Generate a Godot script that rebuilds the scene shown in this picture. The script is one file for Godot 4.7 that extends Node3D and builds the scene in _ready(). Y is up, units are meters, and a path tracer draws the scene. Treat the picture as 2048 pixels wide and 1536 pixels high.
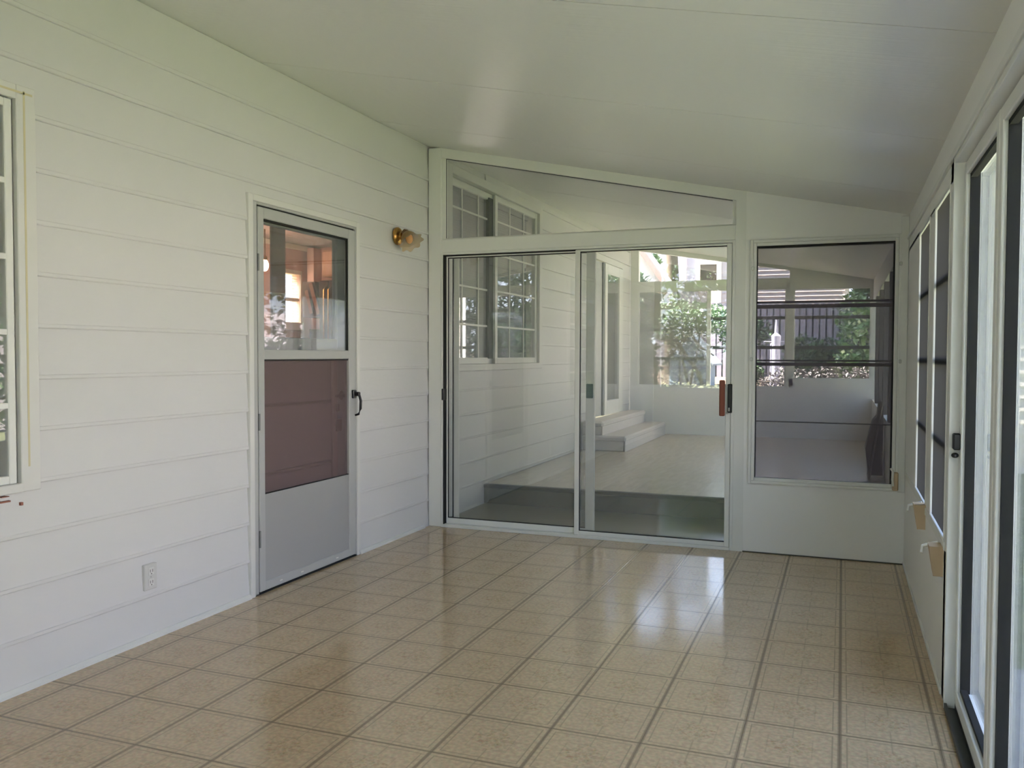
extends Node3D
# A white enclosed porch: house siding on the left, a glazed partition with a sliding door ahead
# (a second, raised porch room and the garden behind it), windows and a sliding glass door on the right.

const XL := -2.907      # face of the house wall (left)
const XR := 0.370       # inner face of the garden wall (right)
const ZE := -5.818      # room face of the partition
const ZF := -12.40      # room face of the far wall
const ZB := 2.40        # back wall
const YU := 0.165       # floor of the raised room
const HL := 2.845       # ceiling height on the left
const HR := 2.152       # ceiling height on the right
var M := {}
var used := {}

# ------------------------------------------------------------------ geometry
class Geo:
	var v := PackedVector3Array()
	var n := PackedVector3Array()
	var uv := PackedVector2Array()
	var has_uv := false

	func tri(a: Vector3, b: Vector3, c: Vector3, inside: Vector3) -> void:
		var nn := (b - a).cross(c - a)
		if nn.length_squared() < 1e-16: return
		nn = nn.normalized()
		if nn.dot((a + b + c) / 3.0 - inside) < 0: nn = -nn
		put(a, b, c, nn, nn, nn)

	func put(a: Vector3, b: Vector3, c: Vector3, na: Vector3, nb: Vector3, nc: Vector3) -> void:
		if (b - a).cross(c - a).dot(na + nb + nc) > 0:
			v.append_array([a, c, b]); n.append_array([na, nc, nb])
		else:
			v.append_array([a, b, c]); n.append_array([na, nb, nc])

	func quad(a: Vector3, b: Vector3, c: Vector3, d: Vector3, inside: Vector3) -> void:
		tri(a, b, c, inside); tri(a, c, d, inside)

	# eight corners: 0-3 one end (in a ring), 4-7 the other end in the same order
	func hexa(p: Array) -> void:
		var m := Vector3.ZERO
		for q in p: m += q / 8.0
		quad(p[0], p[1], p[2], p[3], m); quad(p[4], p[5], p[6], p[7], m)
		for k in 4:
			var j := (k + 1) % 4
			quad(p[k], p[j], p[4 + j], p[4 + k], m)

	func box(lo: Vector3, hi: Vector3, r := 0.0) -> void:
		var a := lo.min(hi)
		var b := lo.max(hi)
		var s := b - a
		r = min(r, min(s.x, min(s.y, s.z)) * 0.45)
		if r <= 0.0:
			hexa([Vector3(a.x, a.y, a.z), Vector3(b.x, a.y, a.z), Vector3(b.x, b.y, a.z), Vector3(a.x, b.y, a.z),
				Vector3(a.x, a.y, b.z), Vector3(b.x, a.y, b.z), Vector3(b.x, b.y, b.z), Vector3(a.x, b.y, b.z)])
			return
		var m := (a + b) / 2
		var e := [a, b]
		# for every corner its three chamfer points
		var P := func(i: int, j: int, k: int, ax: int) -> Vector3:
			var o := Vector3(e[i].x, e[j].y, e[k].z)
			var d := Vector3(r if i == 0 else -r, r if j == 0 else -r, r if k == 0 else -r)
			if ax != 0: o.x += d.x
			if ax != 1: o.y += d.y
			if ax != 2: o.z += d.z
			return o
		for s2 in 2:
			quad(P.call(s2, 0, 0, 0), P.call(s2, 1, 0, 0), P.call(s2, 1, 1, 0), P.call(s2, 0, 1, 0), m)
			quad(P.call(0, s2, 0, 1), P.call(1, s2, 0, 1), P.call(1, s2, 1, 1), P.call(0, s2, 1, 1), m)
			quad(P.call(0, 0, s2, 2), P.call(1, 0, s2, 2), P.call(1, 1, s2, 2), P.call(0, 1, s2, 2), m)
			for t in 2:
				quad(P.call(0, s2, t, 1), P.call(1, s2, t, 1), P.call(1, s2, t, 2), P.call(0, s2, t, 2), m)
				quad(P.call(s2, 0, t, 0), P.call(s2, 1, t, 0), P.call(s2, 1, t, 2), P.call(s2, 0, t, 2), m)
				quad(P.call(s2, t, 0, 0), P.call(s2, t, 1, 0), P.call(s2, t, 1, 1), P.call(s2, t, 0, 1), m)
				for u in 2:
					tri(P.call(s2, t, u, 0), P.call(s2, t, u, 1), P.call(s2, t, u, 2), m)

	func bar(p: Vector3, q: Vector3, w: float, h: float, up := Vector3.UP) -> void:
		var d := (q - p).normalized()
		var s := d.cross(up).normalized() * w / 2
		var t := s.cross(d).normalized() * h / 2
		hexa([p - s - t, p + s - t, p + s + t, p - s + t, q - s - t, q + s - t, q + s + t, q - s + t])

	# round tube through points, with a radius for each
	func tube(pts: Array, radii: Array, seg := 10) -> void:
		var rings := []
		for i in pts.size():
			var d: Vector3 = (pts[min(i + 1, pts.size() - 1)] - pts[max(i - 1, 0)]).normalized()
			var ref := Vector3.UP if abs(d.y) < 0.9 else Vector3.RIGHT
			var x := d.cross(ref).normalized()
			var y := d.cross(x)
			var ring := []
			for k in seg:
				var a := TAU * k / seg
				ring.append([pts[i] + (x * cos(a) + y * sin(a)) * radii[i], x * cos(a) + y * sin(a)])
			rings.append(ring)
		for i in pts.size() - 1:
			for k in seg:
				var j := (k + 1) % seg
				var A: Array = rings[i][k]
				var B: Array = rings[i][j]
				var C: Array = rings[i + 1][j]
				var D: Array = rings[i + 1][k]
				put(A[0], B[0], C[0], A[1], B[1], C[1]); put(A[0], C[0], D[0], A[1], C[1], D[1])
		for e in [0, pts.size() - 1]:
			var inner: Vector3 = pts[1] if e == 0 else pts[pts.size() - 2]
			for k in seg:
				tri(pts[e], rings[e][k][0], rings[e][(k + 1) % seg][0], inner)

	# profile: [distance along the axis, radius]; scallop waves the last rings
	func lathe(at: Vector3, axis: Vector3, profile: Array, seg := 24, scallop := 0.0, lobes := 6) -> void:
		axis = axis.normalized()
		var x := axis.cross(Vector3(0, 0, 1) if abs(axis.z) < 0.9 else Vector3.RIGHT).normalized()
		var y := axis.cross(x)
		var P := []
		for i in profile.size():
			var row := []
			var w: float = pow(float(i) / (profile.size() - 1), 3) * scallop
			for k in seg:
				var a := TAU * k / seg
				var rr: float = profile[i][1] * (1.0 + w * cos(a * lobes))
				row.append(at + axis * (profile[i][0] + w * 0.035 * cos(a * lobes)) + (x * cos(a) + y * sin(a)) * rr)
			P.append(row)
		for i in profile.size() - 1:
			for k in seg:
				var j := (k + 1) % seg
				var slope := Vector2(profile[i + 1][0] - profile[i][0], profile[i + 1][1] - profile[i][1])
				if slope.length() < 1e-6: continue
				slope = slope.normalized()
				var na := (x * cos(TAU * k / seg) + y * sin(TAU * k / seg)) * slope.x - axis * slope.y
				var nb := (x * cos(TAU * j / seg) + y * sin(TAU * j / seg)) * slope.x - axis * slope.y
				put(P[i][k], P[i][j], P[i + 1][j], na, nb, nb); put(P[i][k], P[i + 1][j], P[i + 1][k], na, nb, na)

	func ball(c: Vector3, r: Vector3, seg := 12, rings := 8) -> void:
		for i in rings:
			for k in seg:
				var q := []
				for e in [[0, 0], [0, 1], [1, 1], [1, 0]]:
					var t: float = PI * (i + e[0]) / rings
					var a: float = TAU * (k + e[1]) / seg
					q.append(Vector3(sin(t) * cos(a), cos(t), sin(t) * sin(a)))
				if i > 0: put(c + q[0] * r, c + q[1] * r, c + q[2] * r, q[0], q[1], q[2])
				if i < rings - 1: put(c + q[0] * r, c + q[2] * r, c + q[3] * r, q[0], q[2], q[3])

	# convex or not: outline in a plane, pushed from a to b along an axis (0 x, 1 y, 2 z)
	func prism(outline: Array, axis: int, a: float, b: float) -> void:
		var P := func(q: Vector2, t: float) -> Vector3:
			return Vector3(t, q.x, q.y) if axis == 0 else (Vector3(q.x, t, q.y) if axis == 1 else Vector3(q.x, q.y, t))
		var poly := PackedVector2Array(outline)
		var ax: Vector3 = [Vector3.RIGHT, Vector3.UP, Vector3.BACK][axis]
		var idx := Geometry2D.triangulate_polygon(poly)
		for i in range(0, idx.size(), 3):
			for t in [a, b]:
				var o: Vector3 = ax * (1.0 if t == max(a, b) else -1.0)
				put(P.call(poly[idx[i]], t), P.call(poly[idx[i + 1]], t), P.call(poly[idx[i + 2]], t), o, o, o)
		var area := 0.0
		for i in poly.size(): area += poly[i].cross(poly[(i + 1) % poly.size()])
		for i in poly.size():
			var p := poly[i]
			var q := poly[(i + 1) % poly.size()]
			var o2 := Vector2(q.y - p.y, p.x - q.x).normalized() * signf(area)
			var o: Vector3 = P.call(o2, 0.0)
			put(P.call(p, a), P.call(q, a), P.call(q, b), o, o, o); put(P.call(p, a), P.call(q, b), P.call(p, b), o, o, o)

	func mesh(off: Vector3) -> ArrayMesh:
		var arr := []
		arr.resize(Mesh.ARRAY_MAX)
		var w := PackedVector3Array()
		w.resize(v.size())
		for i in v.size(): w[i] = v[i] - off
		arr[Mesh.ARRAY_VERTEX] = w
		arr[Mesh.ARRAY_NORMAL] = n
		if has_uv: arr[Mesh.ARRAY_TEX_UV] = uv
		var m := ArrayMesh.new()
		m.add_surface_from_arrays(Mesh.PRIMITIVE_TRIANGLES, arr)
		return m

# ------------------------------------------------------------------ objects
func numbered(called: String) -> String:
	if not used.has(called):
		used[called] = 0
		return called
	used[called] += 1
	return "%s_%03d" % [called, used[called]]

func tag(o: Node3D, label: String, category: String, kind := "", group := "") -> void:
	o.set_meta("label", label); o.set_meta("category", category)
	if kind: o.set_meta("kind", kind)
	if group: o.set_meta("group", group)

func origin_of(o: Node) -> Vector3:
	var p := Vector3.ZERO
	while o is Node3D and o != self:
		p += o.position
		o = o.get_parent()
	return p

# a Node3D at the thing's base whose children are its parts
func thing(called: String, label: String, category: String, at := Vector3.ZERO, kind := "", group := "") -> Node3D:
	var o := Node3D.new()
	o.name = numbered(called)
	add_child(o)
	o.position = at
	tag(o, label, category, kind, group)
	return o

# a named mesh under parent; the shape is given in the scene's coordinates
func part(parent: Node, called: String, g: Geo, mat: Material, label := "") -> MeshInstance3D:
	var o := MeshInstance3D.new()
	o.mesh = g.mesh(origin_of(parent))
	o.material_override = null
	o.mesh.surface_set_material(0, mat)
	o.name = called
	parent.add_child(o, true)
	if label: o.set_meta("label", label)
	return o

# a thing or a piece of the setting that is one mesh
func solo(called: String, g: Geo, mat: Material, label: String, category: String, kind := "", at := Vector3.ZERO, group := "") -> MeshInstance3D:
	var o := MeshInstance3D.new()
	o.mesh = g.mesh(at)
	o.mesh.surface_set_material(0, mat)
	o.name = numbered(called)
	add_child(o)
	o.position = at
	tag(o, label, category, kind, group)
	return o

func B(lo: Vector3, hi: Vector3, r := 0.0) -> Geo:
	var g := Geo.new()
	g.box(lo, hi, r)
	return g

func boxes(list: Array, r := 0.0) -> Geo:
	var g := Geo.new()
	for b in list: g.box(b[0], b[1], r)
	return g

func V(x: float, y: float, z: float) -> Vector3: return Vector3(x, y, z)

func c8(r: int, g: int, b: int, a := 1.0) -> Color: return Color(r / 255.0, g / 255.0, b / 255.0, a)

func mat(called: String, c: Color, rough := 0.6, metal := 0.0, spec := 0.5) -> StandardMaterial3D:
	var m := StandardMaterial3D.new()
	m.resource_name = called
	m.albedo_color = c; m.roughness = rough; m.metallic = metal; m.metallic_specular = spec
	if c.a < 1.0: m.transparency = BaseMaterial3D.TRANSPARENCY_ALPHA
	M[called] = m
	return m

func noise_tex(seed_: int, freq: float, size := 512, normal := false, strength := 4.0, lo := Color.BLACK, hi := Color.WHITE) -> NoiseTexture2D:
	var f := FastNoiseLite.new()
	f.seed = seed_; f.frequency = freq; f.fractal_octaves = 4
	var t := NoiseTexture2D.new()
	t.noise = f; t.width = size; t.height = size; t.seamless = true
	if normal:
		t.as_normal_map = true; t.bump_strength = strength
	else:
		var ramp := Gradient.new()
		ramp.set_color(0, lo); ramp.set_color(1, hi)
		t.color_ramp = ramp
	return t

func tile_image(seed_: int) -> ImageTexture:
	# print of one vinyl tile: seam bands, thin inner squares, half-way stubs, a small flower of faint specks
	var N := 384
	var im := Image.create(N, N, false, Image.FORMAT_RGB8)
	var rng := RandomNumberGenerator.new()
	rng.seed = seed_
	var f := FastNoiseLite.new()
	f.seed = seed_; f.frequency = 0.035; f.fractal_octaves = 4
	var base := Color(0.77, 0.672, 0.535)
	var line := Color(0.53, 0.46, 0.365)
	var soft := Color(0.61, 0.545, 0.435)
	for y in N:
		for x in N:
			var u := (x + 0.5) / N
			var w := (y + 0.5) / N
			var c := base
			var k := f.get_noise_2d(x, y)
			c = c * (1.0 + 0.09 * k)
			c.r += 0.035 * f.get_noise_2d(x + 900, y)
			c.g += 0.02 * f.get_noise_2d(x, y + 700)
			var du: float = min(u, 1.0 - u)
			var dw: float = min(w, 1.0 - w)
			var near: float = min(du, dw)
			# the seam bands
			if du < 0.030: c = c.lerp(line, 0.72 * (1.0 - smoothstep(0.012, 0.030, du)))
			if dw < 0.024: c = c.lerp(line, 0.85 * (1.0 - smoothstep(0.008, 0.022, dw)))
			# inner squares
			for q in [[0.072, 0.008, 0.50], [0.27, 0.006, 0.20]]:
				if abs(near - q[0]) < q[1]: c = c.lerp(soft, q[2] * 1.3)
			# stubs from the seam to the inner square at half way, broken lines of a key pattern
			if abs(u - 0.52) < 0.008 and (w < 0.27 or w > 0.73): c = c.lerp(soft, 0.42)
			if abs(w - 0.48) < 0.008 and (u < 0.27 or u > 0.73): c = c.lerp(soft, 0.30)
			im.set_pixel(x, y, c)
	for k in 230:
		var r := sqrt(rng.randf()) * 0.27
		var a := rng.randf() * TAU
		# eight petals
		r *= 0.55 + 0.45 * abs(cos(a * 2.0))
		var tint: Color = [Color(0.62, 0.43, 0.33), Color(0.53, 0.55, 0.42), Color(0.60, 0.47, 0.36), Color(0.68, 0.58, 0.33)][k % 4]
		var px := int((0.5 + r * cos(a)) * N)
		var py := int((0.5 + r * sin(a)) * N)
		var s := rng.randi_range(2, 6)
		for yy in range(-s, s + 1):
			for xx in range(-s, s + 1):
				if xx * xx + yy * yy <= s * s:
					im.set_pixel(px + xx, py + yy, im.get_pixel(px + xx, py + yy).lerp(tint, 0.20))
	im.generate_mipmaps()
	return ImageTexture.create_from_image(im)

func ceil_y(x: float, z := 0.0) -> float:
	var up: float = clampf((ZE - z) / (ZE - ZF), 0.0, 1.0)
	return lerp(HL, HR, (x - XL) / (XR - XL)) + up * lerp(0.07, 0.16, (x - XL) / (XR - XL))

# a wall across x (thick from x0 to x1) over z and y, cut by holes [z0, z1, y0, y1]
func wall_cells(x0: float, x1: float, z0: float, z1: float, y0: float, y1: float, holes: Array) -> Geo:
	var zs := [z0, z1]
	var ys := [y0, y1]
	for h in holes:
		for k in 2:
			if h[k] > z0 and h[k] < z1: zs.append(h[k])
			if h[2 + k] > y0 and h[2 + k] < y1: ys.append(h[2 + k])
	zs.sort(); ys.sort()
	var g := Geo.new()
	for j in ys.size() - 1:
		var run := -1
		for i in zs.size():
			var solid := false
			if i < zs.size() - 1:
				solid = true
				var cz: float = (zs[i] + zs[i + 1]) / 2
				var cy: float = (ys[j] + ys[j + 1]) / 2
				for h in holes:
					if cz > h[0] and cz < h[1] and cy > h[2] and cy < h[3]: solid = false
			if solid and run < 0: run = i
			if not solid and run >= 0:
				if zs[i] - zs[run] > 1e-4 and ys[j + 1] - ys[j] > 1e-4: g.box(V(x0, ys[j], zs[run]), V(x1, ys[j + 1], zs[i]))
				run = -1
	return g

func siding(wall: Node, z0: float, z1: float, y0: float, y1: float, holes: Array) -> void:
	# one board for every free run of every course; the lower edge stands proud of the board below
	var step := 0.2
	var k := 0
	while true:
		var a := -0.01 + step * k
		var b := a + step
		k += 1
		if a >= y1 - 0.09: break
		if y1 - b < 0.09: b = y1
		if b <= y0: continue
		var lo0: float = max(a, y0)
		var hi0: float = min(b, y1)
		var zs := [z0, z1]
		for h in holes:
			if h[2] < hi0 and h[3] > lo0:
				for e in 2:
					if h[e] > z0 and h[e] < z1: zs.append(h[e])
		zs.sort()
		for i in zs.size() - 1:
			var cz: float = (zs[i] + zs[i + 1]) / 2
			var spans := [[lo0, hi0]]
			for h in holes:
				if cz > h[0] and cz < h[1]:
					var next := []
					for s in spans:
						if h[2] >= s[1] or h[3] <= s[0]: next.append(s); continue
						if h[2] > s[0]: next.append([s[0], h[2]])
						if h[3] < s[1]: next.append([h[3], s[1]])
					spans = next
			for s in spans:
				if s[1] - s[0] < 0.004 or zs[i + 1] - zs[i] < 0.004: continue
				var xa: float = XL + 0.002 - 0.014 * (s[0] - a) / step
				var xb: float = XL + 0.002 - 0.014 * (s[1] - a) / step
				var g := Geo.new()
				var lip := 0.0 if s[0] > a + 0.001 else 0.006
				if lip > 0:
					g.prism([Vector2(XL - 0.024, s[0]), Vector2(xa - 0.003, s[0]), Vector2(xa, s[0] + 0.004), Vector2(xa, s[0] + 0.016), Vector2(xa - 0.003, s[0] + 0.019), Vector2(xb, s[1]), Vector2(XL - 0.024, s[1])], 2, zs[i], zs[i + 1])
				else:
					g.prism([Vector2(XL - 0.024, s[0]), Vector2(xa, s[0]), Vector2(xb, s[1]), Vector2(XL - 0.024, s[1])], 2, zs[i], zs[i + 1])
				part(wall, "siding_board", g, M.siding)

func leaf_mesh() -> ArrayMesh:
	var g := Geo.new()
	var far := V(0, -9, 0)
	var a := V(0, 0, 0)
	var l := V(-0.32, 0.10, 0.5)
	var r := V(0.32, 0.10, 0.5)
	var m := V(0, 0.0, 0.55)
	var t := V(0, -0.12, 1.0)
	g.tri(a, l, m, far); g.tri(a, m, r, far); g.tri(l, t, m, far); g.tri(m, t, r, far)
	return g.mesh(Vector3.ZERO)

var leaf: ArrayMesh
func foliage(parent: Node3D, clumps: Array, count: int, size: float, dark: Color, light: Color, seed_: int) -> void:
	# clumps: [centre, radii]; leaves sit mostly near the outside of each clump
	var rng := RandomNumberGenerator.new()
	rng.seed = seed_
	if leaf == null: leaf = leaf_mesh()
	var mm := MultiMesh.new()
	mm.transform_format = MultiMesh.TRANSFORM_3D
	mm.use_colors = true
	mm.mesh = leaf
	mm.instance_count = count
	var o := origin_of(parent)
	for i in count:
		var c: Array = clumps[rng.randi() % clumps.size()]
		var d := V(rng.randfn(), rng.randfn(), rng.randfn()).normalized()
		var p: Vector3 = c[0] + d * c[1] * pow(rng.randf(), 0.4)
		var b := Basis.from_euler(V(rng.randf_range(-1.3, 0.5), rng.randf() * TAU, rng.randf_range(-0.6, 0.6)))
		var s := size * rng.randf_range(0.6, 1.35)
		mm.set_instance_transform(i, Transform3D(b.scaled(V(s, s, s)), p - o))
		mm.set_instance_color(i, dark.lerp(light, pow(rng.randf(), 1.6)).srgb_to_linear())
	var n := MultiMeshInstance3D.new()
	n.multimesh = mm
	n.material_override = M.leaf
	n.name = "foliage"
	n.set_meta("kind", "stuff")
	parent.add_child(n, true)

func bush(called: String, label: String, at: Vector3, clumps: Array, count: int, size: float, dark: Color, light: Color, seed_: int) -> void:
	var t := thing(called, label, "bush", at)
	foliage(t, clumps, count, size, dark, light, seed_)
	var g := Geo.new()
	for c in clumps: g.tube([at, (at + c[0]) / 2 + V(0.03, 0, 0.02), c[0]], [0.03, 0.022, 0.01], 6)
	part(t, "stem", g, M.bark)

func tree(label: String, at: Vector3, h: float, clumps: Array, count: int, size: float, dark: Color, light: Color, seed_: int) -> void:
	var t := thing("garden_tree", label, "tree", at)
	var g := Geo.new()
	g.tube([at - V(0, 0.3, 0), at + V(0.05, h * 0.3, 0), at + V(-0.04, h * 0.6, 0.05), at + V(0, h, 0)], [0.22, 0.17, 0.14, 0.06], 10)
	part(t, "trunk", g, M.bark)
	var b := Geo.new()
	for c in clumps: b.tube([at + V(0, h * 0.5, 0), (at + V(0, h * 0.55, 0)).lerp(c[0], 0.55) + V(0, 0.1, 0), c[0]], [0.08, 0.06, 0.02], 6)
	part(t, "branches", b, M.bark)
	foliage(t, clumps, count, size, dark, light, seed_)

# ------------------------------------------------------------------ scene
func _ready() -> void:
	set_view()
	materials()
	shell()
	left_wall_openings()
	partition()
	right_wall()
	far_room()
	house_inside()
	small_things()
	garden()

func set_view() -> void:
	var cam := Camera3D.new()
	cam.name = "camera"
	cam.position = V(0, 1.29, 0)
	cam.rotation = V(-0.0332, 0.3665, 0.0031)
	cam.fov = 48.08
	cam.near = 0.02; cam.far = 300
	add_child(cam)
	cam.current = true
	var sky := ProceduralSkyMaterial.new()
	sky.sky_top_color = Color(0.60, 0.72, 0.92)
	sky.sky_horizon_color = Color(0.90, 0.93, 0.97)
	sky.sky_curve = 0.2
	sky.ground_bottom_color = Color(0.30, 0.36, 0.22)
	sky.ground_horizon_color = Color(0.42, 0.46, 0.36)
	sky.sky_energy_multiplier = 1.0
	sky.ground_energy_multiplier = 1.0
	var env := Environment.new()
	env.background_mode = Environment.BG_SKY
	env.sky = Sky.new()
	env.sky.sky_material = sky
	env.tonemap_mode = Environment.TONE_MAPPER_LINEAR
	env.tonemap_exposure = 6.15
	env.sdfgi_enabled = true; env.ssao_enabled = true; env.ssil_enabled = true
	var we := WorldEnvironment.new()
	we.name = "world_environment"
	we.environment = env
	add_child(we)
	# high sun behind the house, so that the porch lies in the shade of the house and the lawn does not
	var sun := DirectionalLight3D.new()
	sun.name = "sun"
	sun.look_at_from_position(V(-5.0, 7.5, 0.4), Vector3.ZERO)
	sun.light_energy = 4.6
	sun.light_color = Color(1.0, 0.97, 0.91)
	sun.light_angular_distance = 0.6
	sun.shadow_enabled = true
	add_child(sun)

func materials() -> void:
	var grain := noise_tex(3, 0.02, 512, true, 1.6)
	var m := mat("siding", c8(215, 215, 214), 0.5)
	m.normal_enabled = true; m.normal_texture = grain; m.normal_scale = 0.25
	m.uv1_triplanar = true; m.uv1_world_triplanar = true; m.uv1_scale = V(3, 3, 0.6)
	mat("wall_white", c8(238, 238, 234), 0.55)
	mat("frame_white", c8(228, 229, 224), 0.42)
	mat("trim_white", c8(219, 219, 215), 0.45)
	m = mat("ceiling", c8(233, 233, 227), 0.32)
	# fine embossed lines across the panels
	var f := FastNoiseLite.new()
	f.seed = 8; f.frequency = 0.06; f.fractal_octaves = 2
	var im := Image.create(8, 512, false, Image.FORMAT_RGB8)
	for y in 512:
		var k := 0.5 + 0.5 * f.get_noise_1d(y * 3.0)
		for x in 8: im.set_pixel(x, y, Color(k, k, k))
	im.bump_map_to_normal_map(3.0)
	m.normal_enabled = true; m.normal_texture = ImageTexture.create_from_image(im); m.normal_scale = 0.12
	m.uv1_triplanar = true; m.uv1_world_triplanar = true; m.uv1_scale = V(0.8, 0.8, 0.8)
	mat("storm_grey", c8(180, 182, 180), 0.45)
	mat("kick_grey", c8(164, 165, 164), 0.4)
	mat("hinge", c8(120, 122, 120), 0.45, 0.6)
	mat("seal_black", c8(20, 22, 21), 0.8)
	mat("line_black", c8(30, 31, 30), 0.7)
	mat("black_plastic", c8(22, 22, 24), 0.35)
	mat("steel", c8(190, 190, 188), 0.3, 0.9)
	mat("wood_pull", c8(132, 70, 52), 0.5)
	mat("teal_plastic", c8(38, 84, 76), 0.4)
	m = mat("glass", Color(0.55, 0.60, 0.58, 0.09), 0.0)
	m = mat("glass_plain", Color(0.8, 0.85, 0.83, 0.03), 0.0)
	mat("screen_dark", c8(66, 64, 62, 0.68), 0.9, 0.0, 0.2)
	mat("thread_dark", c8(70, 68, 66), 0.9, 0.0, 0.2)
	mat("screen_grey", c8(122, 114, 124, 0.46), 0.9, 0.0, 0.2)
	mat("screen_pale", c8(176, 172, 164, 0.50), 0.9, 0.0, 0.2)
	mat("screen_door", c8(128, 112, 112, 0.5), 0.9, 0.0, 0.2)
	mat("vinyl_bar", c8(84, 84, 80), 0.6)
	mat("tan_block", c8(204, 180, 146), 0.6)
	mat("hook_white", c8(235, 234, 226), 0.35)
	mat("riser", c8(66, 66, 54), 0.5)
	mat("track_dark", c8(74, 76, 72), 0.45, 0.5)
	mat("brass", c8(196, 150, 84), 0.25, 0.95)
	mat("brass_dark", c8(122, 96, 62), 0.3, 0.9)
	m = mat("shade_glass", c8(172, 148, 104, 0.74), 0.3)
	m.backlight_enabled = true; m.backlight = Color(0.5, 0.42, 0.3)
	mat("bulb", c8(214, 160, 104), 0.3)
	mat("outlet", c8(206, 206, 202), 0.4)
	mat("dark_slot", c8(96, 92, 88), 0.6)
	mat("caulk", c8(210, 202, 166), 0.7)
	mat("rust_paint", c8(150, 100, 84), 0.8)
	mat("inner_door", c8(190, 162, 156), 0.55)
	mat("inner_door_groove", c8(150, 118, 110), 0.6)
	mat("lock_brass", c8(110, 88, 76), 0.4, 0.5)
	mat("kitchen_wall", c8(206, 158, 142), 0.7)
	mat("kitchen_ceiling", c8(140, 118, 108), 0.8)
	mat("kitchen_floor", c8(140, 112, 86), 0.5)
	mat("kitchen_trim", c8(232, 214, 196), 0.5)
	mat("slat", c8(238, 236, 230), 0.5)
	M.slat.backlight_enabled = true; M.slat.backlight = Color(0.5, 0.5, 0.48)
	mat("cabinet", c8(214, 160, 130), 0.5)
	mat("fridge", c8(70, 58, 54), 0.25, 0.4)
	mat("hood_dark", c8(96, 70, 62), 0.8)
	mat("blind_shaded", c8(136, 136, 146), 0.6)  # dimness of the room behind is painted into this grey
	mat("unlit_room_sheet", c8(74, 60, 58), 0.9)
	mat("strip_shaded", c8(104, 100, 82), 0.3)
	mat("vinyl_floor", Color.WHITE, 0.2)
	M.vinyl_floor.albedo_texture = noise_tex(17, 0.02, 512, false, 0, c8(186, 172, 152), c8(204, 192, 172))
	M.vinyl_floor.uv1_triplanar = true; M.vinyl_floor.uv1_world_triplanar = true; M.vinyl_floor.uv1_scale = V(1.5, 1.5, 0.3)
	mat("hood_steel", c8(170, 140, 124), 0.25, 0.85)
	m = mat("lamp_glow", c8(255, 236, 206), 0.4)
	m.emission_enabled = true; m.emission = Color(1.0, 0.86, 0.66); m.emission_energy_multiplier = 2.5
	mat("carpet_steps", c8(214, 208, 204), 0.9)
	mat("dark_fabric", c8(42, 46, 44), 0.8)
	mat("lawn", Color.WHITE, 0.95, 0.0, 0.2)
	M.lawn.albedo_texture = noise_tex(5, 0.03, 512, false, 0, c8(110, 117, 84), c8(150, 156, 122))
	M.lawn.uv1_triplanar = true; M.lawn.uv1_world_triplanar = true; M.lawn.uv1_scale = V(0.35, 0.35, 0.35)
	mat("soil", Color.WHITE, 0.95, 0.0, 0.2)
	M.soil.albedo_texture = noise_tex(6, 0.06, 512, false, 0, c8(66, 58, 54), c8(120, 108, 98))
	M.soil.uv1_triplanar = true; M.soil.uv1_world_triplanar = true; M.soil.uv1_scale = V(0.6, 0.6, 0.6)
	m = mat("leaf", Color.WHITE, 0.5, 0.0, 0.5)
	m.vertex_color_use_as_albedo = true
	m.backlight_enabled = true; m.backlight = Color(0.5, 0.5, 0.5)
	mat("bark", c8(84, 70, 60), 0.9)
	mat("fence", c8(182, 174, 186), 0.85)
	mat("fence_dark", c8(92, 94, 108), 0.9)
	mat("neighbour_siding", c8(230, 216, 216), 0.7)
	mat("neighbour_grey", c8(190, 184, 196), 0.7)
	mat("gable_white", c8(244, 238, 232), 0.6)
	mat("rake_red", c8(190, 150, 138), 0.7)
	mat("shed_blue", c8(176, 202, 232), 0.7)
	mat("shed_trim", c8(186, 200, 216), 0.7)
	mat("stone_white", c8(196, 194, 214), 0.7)
	mat("foundation", c8(150, 148, 142), 0.9)
	mat("roofing", c8(110, 108, 106), 0.9)
	# three prints of the floor tile, glossy, a little uneven
	var wave := noise_tex(11, 0.03, 512, true, 3.0)
	for k in 3:
		var t := mat("tile_%d" % k, Color.WHITE, 0.065, 0.0, 0.6)
		t.albedo_texture = tile_image(40 + k)
		t.texture_filter = BaseMaterial3D.TEXTURE_FILTER_LINEAR_WITH_MIPMAPS_ANISOTROPIC
		t.normal_enabled = true; t.normal_texture = wave; t.normal_scale = 0.10
	mat("subfloor", c8(92, 80, 62), 0.6)

func tile_mesh(x0: float, x1: float, z0: float, z1: float, cx: float, cz: float, p: float, y: float, g: Geo) -> void:
	# a tile with a small bevel; its print runs over the whole pitch even where the tile is cut
	var a := V(x0, y - 0.004, z0)
	var b := V(x1, y, z1)
	var i0 := g.v.size()
	g.box(a, b, 0.0008)
	g.has_uv = true
	for i in range(i0, g.v.size()):
		g.uv.append(Vector2((g.v[i].x - cx) / p, (g.v[i].z - cz) / p))

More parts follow.
